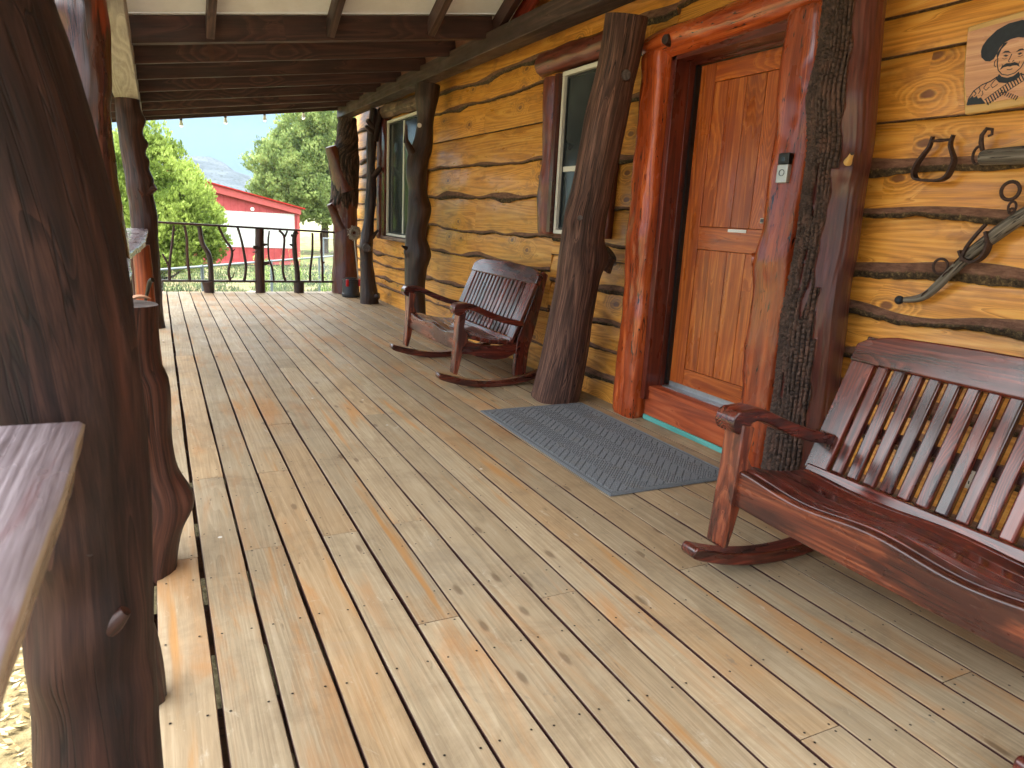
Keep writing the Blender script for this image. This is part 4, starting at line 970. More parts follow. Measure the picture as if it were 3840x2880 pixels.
# ------------------------------------------------------------------ ROCKING BENCHES
def make_rocker():
    t = thing('rocking_bench', 'double rocking bench in glossy red brown wood, between the crooked post and the leaning post', 'rocking bench', (0, 0, 0), 0, 'matching wooden rocking benches')
    W = 1.40
    xz = lambda u, v, w_: Vector((u, w_, v))
    R_ = 1.42
    def arc(x): return R_-math.sqrt(R_*R_-(x-.52)**2)
    for (a, b_, s_) in ((0.0, .085, 1), (W-.085, W, -1)):
        lo_ = [(x/100, arc(x/100)) for x in range(4, 112, 6)]; hi = [(x/100, arc(x/100)+.056) for x in range(112, 2, -6)]
        poly = [(.0, arc(.02)+.022), (.012, arc(.02)+.006)]+lo_+[(1.13, arc(1.13)+.02)]+hi+[(.02, arc(.02)+.056), (.004, arc(.02)+.045)]
        m_ = MB(); m_.prism(poly, a, b_, xz, rnd=.4); m_.build('rocker', 'chair_under' if False else 'chair', t, bevel=.007)
        # front leg : wide face to the front
        poly = [(.135, .135), (.165, .125), (.185, .2), (.205, .30), (.20, .335), (.245, .40), (.245, .47), (.215, .52), (.23, .645), (.165, .66), (.158, .45), (.147, .3)]
        m_ = MB(); o_ = len(m_.v); m_.prism(poly, a+.0 if s_ > 0 else a-.015, b_+.015 if s_ > 0 else b_, xz, long=1, rnd=.7); m_.build('front_leg', 'chair_rub', t, bevel=.006)
        # rear post
        poly = [(.70, .085), (.81, .10), (.83, .32), (.885, .52), (.975, .955), (.93, .985), (.888, .88), (.76, .54), (.71, .40)]
        m_ = MB(); m_.prism(poly, a+.012 if s_ > 0 else a+.018, b_-.018 if s_ > 0 else b_-.012, xz, long=1, rnd=.2); m_.build('rear_leg', 'chair', t, bevel=.005)
        # armrest with scroll
        top = [(.165+.052*cos(q), .668+.052*sin(q)) for q in [radians(d) for d in range(200, 60, -20)]]
        top = [(.113, .66)]+top[1:]+[(.235, .723), (.30, .708), (.38, .675), (.48, .635), (.58, .60), (.68, .575), (.76, .56)]
        bot = [(.755, .515), (.66, .53), (.56, .553), (.46, .585), (.38, .62), (.31, .652), (.25, .668), (.222, .662), (.212, .645), (.185, .624), (.155, .618), (.128, .632)]
        m_ = MB(); m_.prism(top+bot, a-.008, b_+.012, xz, rnd=.55); m_.build('armrest', 'chair', t, bevel=.008, seg=3)
        # side apron
        poly = [(.20, .43), (.20, .30), (.30, .285), (.42, .25), (.52, .236), (.62, .245), (.74, .30), (.765, .385), (.70, .37), (.55, .352), (.42, .362), (.30, .39)]
        m_ = MB(); m_.prism(poly, a+.02 if s_ > 0 else a+.03, b_-.03 if s_ > 0 else b_-.02, xz, rnd=.33); m_.build('side_rail', 'chair', t, bevel=.004)
    # front rail
    N_ = 48; top = []; 
    def scoop(v): return .013*cos(4*pi*v)+.002*cos(2*pi*v)
    for i in range(N_+1):
        v = i/N_; top.append((.07+(W-.14)*v, .452+scoop(v)))
    bot = [(.07+(W-.14)*v/20, .315-.012*sin(pi*v/20)) for v in range(20, -1, -1)]
    yz = lambda u, v, w_: Vector((w_, u, v))
    m_ = MB(); m_.prism(top+bot, .175, .212, yz, rnd=.25); m_.build('front_rail', 'chair_rub', t, bevel=.009, seg=3)
    # seat slats, scooped
    prof = [(.214, .290, .461, .445), (.293, .372, .444, .420), (.375, .454, .419, .405), (.457, .536, .404, .396), (.539, .618, .395, .394), (.621, .695, .394, .400)]
    for i, (xa, xb, za, zb) in enumerate(prof):
        m_ = MB(); vs = []; gs = []; n = 36; th_ = .036
        for j in range(n+1):
            v = j/n; y = .025+(W-.05)*v if i else .085+(W-.17)*v; s_ = scoop(v)*(1-.1*i)
            for (x, z) in ((xa, za), (xb, zb), (xb, zb-th_), (xa, za-th_)):
                vs.append((x, y, z+s_-.004)); gs.append((y, x, z))
        fs = []
        for j in range(n):
            for q in range(4): fs.append((j*4+q, j*4+(q+1) % 4, (j+1)*4+(q+1) % 4, (j+1)*4+q))
        fs += [(0, 1, 2, 3)[::-1], tuple(n*4+q for q in range(4))]
        m_.add(vs, fs, gs, random.random()); m_.build('seat_slat', 'chair', t, bevel=.006, seg=3)
    # backrest frame: d along the lean
    P0 = Vector((.672, 0, .40)); dv = Vector((.228, 0, .54)).normalized(); nv = Vector((-dv.z, 0, dv.x))
    bk_ = lambda u, v, w_: P0+Vector((0, u, 0))+dv*v+nv*w_     # u across, v up the back, w towards the sitter
    def bar(name, u0, u1, v0, v1, w0, w1, mat='chair', long=1, rnd=None, bev=.006):
        m_ = MB(); m_.prism([(u0, v0), (u1, v0), (u1, v1), (u0, v1)], w0, w1, bk_, long=long, rnd=rnd); return m_.build(name, mat, t, bevel=bev, seg=3)
    bar('back_stile', .005, .118, -.005, .535, -.012, .020, 'chair', rnd=.9); bar('back_stile', W-.118, W-.005, -.005, .535, -.012, .020, 'chair', rnd=.8)
    k0, k1 = .118, W-.118; ns = 15; pit = (k1-k0)/ns
    for i in range(ns):
        u = k0+pit*(i+.5); bar('back_slat', u-.0265, u+.0265, .018, .545, -.022, .012, 'chair', bev=.009)
    m_ = MB(); m_.prism([(.02, -.03), (W-.02, -.03), (W-.02, .016), (.02, .016)], -.02, .026, bk_, rnd=.95); m_.build('bottom_back_rail', 'chair', t, bevel=.006)
    top = []
    for i in range(33):
        v = i/32; c_ = 1-abs(2*v-1)
        top.append((W*(1-v), .605+.058*(min(1, c_*4.5))**.8*(.62+.38*sin(pi*v)) if 0 < v < 1 else .590))
    m_ = MB(); m_.prism([(0, .508), (W, .508)]+top, -.024, .026, bk_, rnd=.6); m_.build('crest_rail', 'chair', t, bevel=.009, seg=3)
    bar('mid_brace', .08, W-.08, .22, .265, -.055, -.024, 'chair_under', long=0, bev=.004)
    # wooden plugs
    return t
def copy_thing(src, **kw):
    r_ = src.copy(); C.objects.link(r_)
    for ch in list(src.children):
        c_ = ch.copy(); C.objects.link(c_); c_.parent = r_
        for gch in ch.children:
            d_ = gch.copy(); C.objects.link(d_); d_.parent = c_
    return r_
ch1 = make_rocker(); ch1.location = (2.0, 5.33, 0)
bpy.context.view_layer.update()
ch2 = copy_thing(ch1); ch2.location = (1.885, .715, .0)
ch2['label'] = 'double rocking bench in glossy red brown wood, nearest, at the right edge under the plaque'

# ------------------------------------------------------------------ DOORMAT
mt = MB(); ya, yb, xa, xb = 2.915, 4.66, 2.08, 2.97
Nx, Ny = 150, 290; vs = []; mk = []
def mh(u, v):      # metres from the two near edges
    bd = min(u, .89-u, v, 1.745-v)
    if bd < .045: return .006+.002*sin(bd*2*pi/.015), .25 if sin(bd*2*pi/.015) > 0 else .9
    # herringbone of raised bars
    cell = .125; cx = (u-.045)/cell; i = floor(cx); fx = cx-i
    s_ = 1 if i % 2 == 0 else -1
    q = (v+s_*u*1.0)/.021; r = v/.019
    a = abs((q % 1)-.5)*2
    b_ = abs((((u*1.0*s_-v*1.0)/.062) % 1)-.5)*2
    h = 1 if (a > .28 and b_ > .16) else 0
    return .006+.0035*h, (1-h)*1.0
for j in range(Ny+1):
    for i in range(Nx+1):
        u = .89*i/Nx; v = 1.745*j/Ny; h, m_ = mh(u, v)
        if i in (0, Nx) or j in (0, Ny): h = .001
        vs.append((xa+u, ya+v, h+.003)); mk.append(m_)
fs = [(j*(Nx+1)+i, j*(Nx+1)+i+1, (j+1)*(Nx+1)+i+1, (j+1)*(Nx+1)+i) for j in range(Ny) for i in range(Nx)]
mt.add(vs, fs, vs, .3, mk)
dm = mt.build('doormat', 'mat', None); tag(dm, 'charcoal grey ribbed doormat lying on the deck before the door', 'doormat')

# ------------------------------------------------------------------ THINGS ON THE WALL
db = thing('doorbell', 'silver and black video doorbell on the right door log', 'doorbell', (3.06, 2.955, 1.75), 0)
db.scale = (1.15, 1.22, 1.12)
m_ = MB(); m_.box((.0, 0, -.026), (.026, .062, .086)); m_.build('button_body', 'silver', db, bevel=.004)
m_ = MB(); m_.box((.0, 0, .044), (.0262, .062, .052)); m_.build('camera_body', 'black', db, bevel=.004)
m_ = MB(); m_.tube([(Vector((-.0145, 0, .040)), .011), (Vector((-.0125, 0, .040)), .013)], 20); m_.build('lens', 'glass', db)
m_ = MB(); m_.tube([(Vector((-.014, .0145*cos(q*pi/12), -.022+.0145*sin(q*pi/12))), .0014) for q in range(24)], 6, closed=True); m_.build('button_ring', 'grey_plastic', db)
m_ = MB(); m_.box((.035, 0, .01), (.05, .05, .12)); m_.build('mount', 'black', db)

XH = 3.165
sp = thing('stirrup', 'rusty iron stirrup hanging on the wall left of the plaque', 'stirrup', (XH, 2.17, 1.75))
pl = [(2.207, 1.868), (2.214, 1.825), (2.235, 1.793), (2.26, 1.752), (2.268, 1.709), (2.247, 1.683), (2.185, 1.676), (2.139, 1.676), (2.107, 1.692), (2.092, 1.729), (2.088, 1.761), (2.103, 1.794), (2.118, 1.828), (2.112, 1.868)]
def strap(pts, wx, t, fn):
    m_ = MB(); n = len(pts); vs = []; gs = []
    L = 0
    for i, p in enumerate(pts):
        a = Vector(pts[max(i-1, 0)]); c_ = Vector(pts[min(i+1, n-1)]); d = (c_-a).normalized(); nn = Vector((-d.y, d.x))
        w_ = wx(i/(n-1)) if callable(wx) else wx
        for (s1, s2) in ((-1, -1), (1, -1), (1, 1), (-1, 1)):
            q = Vector(p)+nn*t*s2*.5; vs.append(fn(q.x, q.y, w_*.5*s1)); gs.append((i*.03, s1*.01, s2*.01))
    fs = [(i*4+q, i*4+(q+1) % 4, (i+1)*4+(q+1) % 4, (i+1)*4+q) for i in range(n-1) for q in range(4)]+[(0, 1, 2, 3), tuple((n-1)*4+q for q in (3, 2, 1, 0))]
    m_.add(vs, fs, gs, .5); return m_
def dense(pts, k=5):
    out = []; n = len(pts)
    P_ = [Vector(p) for p in pts]
    for i in range(n-1):
        p0, p1, p2_, p3_ = P_[max(i-1, 0)], P_[i], P_[i+1], P_[min(i+2, n-1)]
        for q in range(k):
            t = q/k; out.append(.5*((2*p1)+(-p0+p2_)*t+(2*p0-5*p1+4*p2_-p3_)*t*t+(-p0+3*p1-3*p2_+p3_)*t**3))
    out.append(P_[-1]); return [tuple(p) for p in out]
m_ = strap(dense([(y-2.17, z-1.75) for y, z in pl]), lambda u: .018+.024*sin(pi*u), .0115, lambda a, b_, c_: Vector((c_, a, b_)))
m_.build('loop', 'rust', sp, smooth=True, bevel=.0015)
m_ = MB(); m_.tube([(Vector((0, .042, .098)), .006), (Vector((0, .02, .098)), .0065), (Vector((0, 0, .098)), .008), (Vector((0, -.02, .098)), .0065), (Vector((0, -.055, .098)), .006)], 12); m_.build('cross_bolt', 'rust', sp, smooth=True)

sg_ = thing('singletree', 'weathered wooden harness bar with iron hooks on the wall under the plaque', 'harness bar', (XH, 1.7, 1.765))
m_ = MB(); m_.tube([(Vector((0, .268, 0)), .030), (Vector((0, .25, .001)), .033), (Vector((0, .1, .001)), .037), (Vector((0, -.08, 0)), .038), (Vector((0, -.26, 0)), .032), (Vector((0, -.275, 0)), .028)], 20, .003, 20); m_.build('bar', 'grey_wood', sg_, smooth=True)
for s_ in (1, -1):
    m_ = MB(); c = .268*s_
    m_.tube([(Vector((-.012, c-.002*s_, .03)), .009), (Vector((-.014, c+.008*s_, .06)), .010), (Vector((-.012, c+.012*s_, .09)), .009), (Vector((-.012, c-.004*s_, .115)), .008), (Vector((-.012, c-.028*s_, .11)), .007), (Vector((-.012, c-.03*s_, .09)), .006), (Vector((-.012, c-.016*s_, .085)), .005)], 10, .001, 30)
    m_.build('hook', 'rust', sg_, smooth=True)
    m_ = MB(); m_.tube([(Vector((-.008, c+s_*(.014+.022*cos(q*pi/9)), .01+.036*sin(q*pi/9))), .006) for q in range(18)], 8, closed=True); m_.build('ring', 'rust', sg_, smooth=True)

hm = thing('harness_hame', 'curved weathered wooden horse hame with iron rings, hung on the wall beside the bark post', 'horse hame', (XH, 2.0, 1.3))
HP = [(2.204, 1.131, .013), (2.13, 1.149, .017), (2.073, 1.196, .020), (2.001, 1.289, .021), (1.932, 1.37, .025), (1.877, 1.422, .027), (1.824, 1.472, .029), (1.756, 1.528, .031), (1.66, 1.585, .032), (1.55, 1.62, .03), (1.45, 1.63, .027)]
hd = [Vector((y-2.0, z-1.3, r)) for y, z, r in HP]
pts = []
for i in range(len(hd)-1):
    p0, p1, p2_, p3_ = hd[max(i-1, 0)], hd[i], hd[i+1], hd[min(i+2, len(hd)-1)]
    for q in range(5):
        t = q/5; v = .5*((2*p1)+(-p0+p2_)*t+(2*p0-5*p1+4*p2_-p3_)*t*t+(-p0+3*p1-3*p2_+p3_)*t**3); pts.append((Vector((0, v.x, v.y)), v.z))
m_ = MB(); m_.tube(pts, 16, .002, 20); m_.build('shaft', 'grey_wood', hm, smooth=True)
def ball(c, r, name, mat, par):
    m_ = MB(); L = []
    for i in range(11):
        a = pi*i/10; L.append((Vector(c)+Vector((0, -r*cos(a), 0)), max(.0008, r*sin(a))))
    m_.tube(L, 18); return m_.build(name, mat, par, smooth=True)
ball((0, .232, -.173), .021, 'ball_end', 'ink', hm)
def ring(par, cy, cz, r, th, x=-.01, tilt=0, name='ring', sq=1):
    m_ = MB(); m_.tube([(Vector((x+tilt*cos(q*pi/12)*r, cy+r*cos(q*pi/12), cz+sq*r*sin(q*pi/12))), th) for q in range(24)], 8, closed=True); return m_.build(name, 'rust', par, smooth=True)
ring(hm, .054, .0, .034, .0062); ring(hm, -.18, .327, .036, .0075); ring(hm, -.20, .262, .015, .005, sq=1.5, name='chain_link'); ring(hm, -.206, .245, .011, .005, x=-.018, name='chain_link')
m_ = strap(dense([(-.045, .03), (-.055, .085), (-.085, .14), (-.12, .19)]), .014, .011, lambda a, b_, c_: Vector((c_-.03, a, b_))); m_.build('iron_loop', 'rust', hm, smooth=True)
m_ = strap(dense([(-.03, .075), (-.05, .045), (-.09, .03), (-.13, .06), (-.142, .11), (-.125, .16)]), .04, .011, lambda a, b_, c_: Vector((c_-.02, a, b_))); m_.build('iron_band', 'rust', hm, smooth=True)
for (y, z, a) in ((.10, -.125, 1.2), (.02, -.03, .9), (.0, -.01, .9), (-.02, .03, .9)):
    m_ = MB(); m_.tube([(Vector((.026*cos(q*pi/8), y+.026*sin(q*pi/8)*sin(a)*-.7, z+.026*sin(q*pi/8)*.75)), .003) for q in range(16)], 6, closed=True); m_.build('wrapped_wire', 'rust', hm, smooth=True)

# plaque with an engraved generic horseman portrait
pq = thing('wooden_plaque', 'live edge wood plaque with an inked man in a wide hat, at the upper right', 'plaque', (3.19, 1.93, 2.14))
yz2 = lambda u, v, w_: Vector((w_, u, v))
out_ = [(.215, .172), (.205, .05), (.19, -.06), (.158, -.19), (.0, -.182), (-.2, -.168), (-.32, -.17), (-.33, -.02), (-.31, .19), (-.1, .195), (.1, .183)]
m_ = MB(); m_.prism(out_, -.012, .014, yz2, long=0, rnd=.2); m_.build('board', 'plaque_edge', pq, bevel=.006)
inn = [(.208, .150), (.196, .04), (.18, -.06), (.152, -.155), (.0, -.148), (-.2, -.135), (-.305, -.135), (-.315, -.02), (-.295, .16), (-.1, .168), (.1, .158)]
m_ = MB(); m_.prism(inn, -.0145, -.0118, yz2, long=0, rnd=.7); m_.build('panel', 'plaque', pq)
ik = MB()
def ink(poly, t0=-.0158): ik.prism(poly, t0, -.0143, yz2, rnd=.5)
def inkline(pts, w_): 
    q = strap([(a, b_) for a, b_ in pts], .0016, w_, lambda a, b_, c_: Vector((-.0152+c_*.5, a, b_)))
    ik.add([Vector(v) for v in q.v], q.f, q.g, .5)
# picture-left is +y
ink([(.135, .062), (.128, .036), (.108, .018), (.088, .014), (.074, .022), (.066, .040), (.058, .062), (.044, .078), (.02, .088), (-.008, .090), (-.034, .084), (-.052, .066), (-.066, .050), (-.09, .046), (-.116, .054), (-.128, .074), (-.122, .098), (-.10, .122), (-.06, .143), (-.01, .154), (.04, .151), (.085, .134), (.118, .104), (.132, .082)])
ink([(.066, .040), (.060, .020), (.056, .036), (.050, .056), (.036, .070), (.030, .078), (.044, .078)])
inkline([(.058, .022), (.055, -.004), (.047, -.026), (.030, -.044), (.004, -.052), (-.022, -.047), (-.042, -.030), (-.052, -.006), (-.055, .030)], .0035)
inkline([(.062, .018), (.069, .010), (.067, -.006), (.058, -.012)], .003)
ink([(.044, .038), (.034, .046), (.020, .044), (.008, .034), (.020, .037), (.034, .039)]); ink([(-.044, .036), (-.034, .044), (-.022, .043), (-.011, .034), (-.022, .036), (-.034, .037)])
ink([(.038, .027), (.028, .031), (.016, .025), (.026, .022)]); ink([(-.038, .026), (-.029, .030), (-.018, .025), (-.027, .021)])
inkline([(.040, .018), (.030, .014), (.020, .016)], .002); inkline([(-.040, .018), (-.031, .014), (-.022, .016)], .002)
inkline([(.004, .030), (.009, .012), (.013, .003), (.006, -.001)], .003); inkline([(-.004, -.001), (-.010, .004)], .003)
ink([(.040, -.026), (.034, -.012), (.018, -.004), (.002, -.006), (-.014, -.004), (-.030, -.012), (-.037, -.026), (-.024, -.018), (-.008, -.017), (.002, -.019), (.012, -.017), (.027, -.018)])
inkline([(.012, -.029), (.001, -.031), (-.010, -.029)], .003); inkline([(.036, -.004), (.030, -.020)], .002); inkline([(-.034, -.004), (-.029, -.018)], .002)
ink([(.040, -.042), (.028, -.054), (.004, -.062), (-.020, -.058), (-.038, -.044), (-.046, -.062), (-.030, -.076), (.004, -.082), (.034, -.076), (.050, -.060)])
inkline([(.046, -.052), (.070, -.066), (.104, -.076), (.134, -.096), (.150, -.124), (.153, -.150)], .0045); inkline([(-.044, -.052), (-.09, -.072), (-.15, -.086), (-.19, -.12)], .0045)
inkline([(.050, -.060), (.066, -.082), (.056, -.094), (.038, -.082)], .003); inkline([(.084, -.072), (.094, -.090), (.082, -.100), (.070, -.088)], .003)
ink([(.153, -.152), (.149, -.128), (.136, -.116), (.128, -.124), (.118, -.118), (.110, -.130), (.098, -.126), (.088, -.138), (.076, -.150), (.076, -.154)])
inkline([(.132, -.098), (.122, -.108), (.128, -.116)], .004); inkline([(.114, -.084), (.106, -.098), (.112, -.110)], .0035); inkline([(.098, -.100), (.092, -.114), (.098, -.122)], .003)
# cartridge belt: two edge lines with rungs, falling from the far shoulder
A_ = Vector((-.060, -.064)); B_ = Vector((.072, -.152)); dd_ = (B_-A_).normalized(); pp_ = Vector((-dd_.y, dd_.x))*.017
inkline([tuple(A_+pp_), tuple(B_+pp_)], .0022); inkline([tuple(A_-pp_), tuple(B_-pp_*.4)], .0022)
for q in range(15):
    a_ = A_.lerp(B_, (q+.5)/15); inkline([tuple(a_+pp_*.95), tuple(a_-pp_*.85)], .0042)
A_ = Vector((.030, -.112)); B_ = Vector((-.055, -.152)); dd_ = (B_-A_).normalized(); pp_ = Vector((-dd_.y, dd_.x))*.014
for q in range(8):
    a_ = A_.lerp(B_, (q+1.3)/9); inkline([tuple(a_+pp_*.4), tuple(a_-pp_*.8)], .004)
ik.build('inked_portrait', 'ink', pq)
m_ = MB(); m_.box((.018, 0, 0), (.02, .1, .1)); m_.build('hanger', 'rust', pq)

# outlet plate low on the wall
op = thing('outlet_cover', 'pale grey outdoor outlet plate low on the wall behind the nearest bench', 'outlet', (3.195, 1.755, .395))
m_ = MB(); m_.box((0, 0, 0), (.016, .11, .11)); m_.build('plate', 'win_white', op, bevel=.004)
m_ = MB()
for (a, b_) in ((.022, .022), (.022, -.024), (.008, .022), (.008, -.024)): m_.box((-.009, a, b_), (.003, .004, .014))
m_.build('socket', 'black', op)

# ------------------------------------------------------------------ MOP AND BUCKET
bu = thing('mop_bucket', 'black spin mop bucket with red clips at the foot of the far corner post', 'bucket', (2.835, 11.78, 0))
m_ = MB(); m_.tube([(Vector((0, 0, .005)), .142), (Vector((0, 0, .02)), .150), (Vector((0, 0, .06)), .148), (Vector((0, 0, .065)), .140), (Vector((0, 0, .27)), .128), (Vector((0, 0, .275)), .136), (Vector((0, 0, .295)), .136)], 36); m_.build('tub', 'grey_plastic', bu, smooth=True)
m_ = MB(); m_.tube([(Vector((.0, 0, .297)), .10), (Vector((0, 0, .312)), .098)], 28); m_.build('spin_basket', 'black', bu, smooth=True)
for sx, sy in ((-.085, -.115), (.125, -.075)):
    m_ = MB(); m_.box((sx, sy, .24), (.042, .042, .115)); m_.build('clip', 'red_plastic', bu, bevel=.01)
m_ = MB(); m_.tube([(Vector((.13*cos(q*pi/12), .13*sin(q*pi/12)*.96-.02, .27+.02*sin(q*pi/12))), .005) for q in range(24)], 6, closed=True); m_.build('handle', 'black', bu)
mp = thing('spin_mop', 'upturned string mop leaning between the far corner post and the slender post', 'mop', (2.945, 11.72, 0))
m_ = MB(); m_.tube([(Vector((0, 0, .312)), .010), (Vector((-.035, -.02, .6)), .010), (Vector((-.085, -.06, 1.02)), .011)], 12); m_.build('handle', 'alu', mp, smooth=True)
m_ = MB(); rr_ = random.Random(3)
for q in range(150):
    a = rr_.uniform(0, 2*pi); el = rr_.uniform(-.35, .35); R0 = rr_.uniform(.085, .125)
    c = Vector((-.087, -.08, 1.045)); d1 = Vector((cos(a), 0, sin(a))); off = Vector((0, -1, 0))*rr_.uniform(-.01, .05)
    m_.tube([(c+d1*.03+off*.3, .006), (c+d1*.07+off*1.1, .007), (c+d1*R0+off*.6+Vector((rr_.uniform(-.01, .01), 0, rr_.uniform(-.01, .01))), .005)], 5)
m_.build('mop_head', 'mop', mp, smooth=True)

# ------------------------------------------------------------------ BEYOND THE PORCH
# barn
BY = 36.0; K = BY/26.0
def bp(x, z): return (x*K, CY+(z-CY)*K)
barn = thing('barn', 'low red barn with a broad white panel beyond the far railing', 'barn', (3.0, 40, -1.4)); BO = Matrix.Translation(-Vector((3.0, 40, -1.4)))
def bb(mb, name, mat, **kw):
    o = mb.build(name, mat, None, **kw); o.parent = barn; o.matrix_parent_inverse = BO; return o
xr, ze = bp(4.42, 1.14); _, zbot = bp(1, -.60); xl = -4.5
xpk = -1.2; sl = (bp(4.5, 1.35)[1]-bp(2.14, 1.85)[1])/(bp(4.5, 0)[0]-bp(2.14, 0)[0]); zpk = ze+(xpk-xr)*sl+.12
wl = [(xl, zbot), (xr, zbot), (xr, ze+.05), (xpk, zpk), (xl, zpk+(xpk-xl)*sl)]
xzb = lambda u, v, w_: Vector((u, w_, v))
m_ = MB(); m_.prism(wl, BY, BY+7, xzb); bb(m_, 'wall', 'barn_red')
wz0 = bp(1, -.02)[1]; wz1 = bp(1, 1.16)[1]
m_ = MB(); m_.prism([(xl+.6, wz0), (bp(4.3, 0)[0], wz0), (bp(4.3, 0)[0], wz1-.02), (xl+.6, wz1+.05)], BY-.03, BY-.004, xzb); bb(m_, 'white_panel', 'barn_white')
m_ = MB(); m_.prism([(xr+.12, ze+.0), (xr+.12, ze+.27), (xpk, zpk+.32), (xpk, zpk-.06)], BY-.2, BY-.12, xzb); m_.prism([(xl-.2, zpk+(xpk-xl)*sl-.06), (xpk, zpk-.06), (xpk, zpk+.32), (xl-.2, zpk+(xpk-xl)*sl+.3)], BY-.2, BY-.12, xzb); bb(m_, 'fascia', 'barn_trim')
m_ = MB(); m_.prism([(xr+.3, ze+.25), (xr+.3, ze+.31), (xpk, zpk+.38), (xl-.4, zpk+(xpk-xl)*sl+.36), (xl-.4, zpk+(xpk-xl)*sl+.3), (xpk, zpk+.32)], BY-.3, BY+7.3, xzb); bb(m_, 'roof', 'barn_roof')
m_ = MB(); m_.box((xr+.01, BY-.04, (zbot+ze)/2), (.12, .06, ze-zbot)); bb(m_, 'corner_trim', 'barn_trim')
m_ = MB(); m_.box(((xl+xr)/2, BY-.03, bp(1, -.55)[1]), (xr-xl, .05, .12)); bb(m_, 'base_trim', 'barn_trim')
m_ = MB(); m_.tube([(Vector((bp(2.93, 0)[0], BY-.02, bp(1, 1.25)[1])), .09), (Vector((bp(2.93, 0)[0], BY-.12, bp(1, 1.25)[1])), .08)], 12); bb(m_, 'floodlight', 'win_white')
m_ = MB(); m_.box(((xl+xr)/2, BY+3.5, zbot-.25), (xr-xl-.2, 6.6, .55)); bb(m_, 'skirting', 'concrete')

# chain link fences
def fence(A, B, h, npost, label, mesh=.075):
    A = Vector(A); B = Vector(B); f = thing('chain_link_fence', label, 'fence', (A.x, A.y, gz(A.x, A.y)), 0, 'chain link fences')
    inv = Matrix.Translation(-f.location.copy())
    def fb(mb, name, mat, **kw):
        o = mb.build(name, mat, None, **kw); o.parent = f; o.matrix_parent_inverse = inv
    d = (B-A); L = d.length; dn = d/L
    def pt(s_, z): p = A+dn*s_; return Vector((p.x, p.y, gz(p.x, p.y)+z))
    m_ = MB(); m_.tube([(pt(L*i/8, h), .024) for i in range(9)], 8); fb(m_, 'top_rail', 'galv', smooth=True)
    for i in range(npost+1):
        m_ = MB(); m_.tube([(pt(L*i/npost, -.05), .03), (pt(L*i/npost, h+.03), .03)], 10); fb(m_, 'fence_post', 'galv', smooth=True)
    m_ = MB(); q = -h
    while q < L:
        for s_ in (1, -1):
            a0, a1 = (q, q+h) if s_ > 0 else (q+h, q)
            z0, z1 = 0.02, h-.02
            # clip to 0..L
            pts_ = []
            for t in (0, 1): pts_.append([a0+(a1-a0)*t, z0+(z1-z0)*t])
            lo_, hi_ = 0.0, 1.0
            da = a1-a0
            t0 = (0-a0)/da; t1 = (L-a0)/da
            lo_ = max(0, min(t0, t1)); hi_ = min(1, max(t0, t1))
            if hi_-lo_ > .02: m_.tube([(pt(a0+da*lo_, z0+(z1-z0)*lo_), .0022), (pt(a0+da*hi_, z0+(z1-z0)*hi_), .0022)], 3, cap=False)
        q += mesh
    fb(m_, 'wire_mesh', 'galv')
fence((-2.5, 9.7), (7.2, 25.3), 1.16, 6, 'galvanised chain link fence crossing the yard just beyond the far railing')
fence((6.2, 30.5), (10.5, 24.0), 1.5, 3, 'smaller chain link fence panel at the right, under the big tree', .09)
# low concrete blocks under the fence at left
m_ = MB()
for q in range(7):
    x = -.2+.62*q*.62; y = 15.4+.62*q*.9
    m_.box((x, y+.6, gz(x, y)+.10), (.36, .55, .32+.1*nz(q, 0, 0)), Matrix.Rotation(-.55, 3, 'Z'))
tag(m_.build('garden_wall', 'concrete', None, bevel=.02), 'low grey concrete block wall in the yard beyond the chain link fence', 'wall')

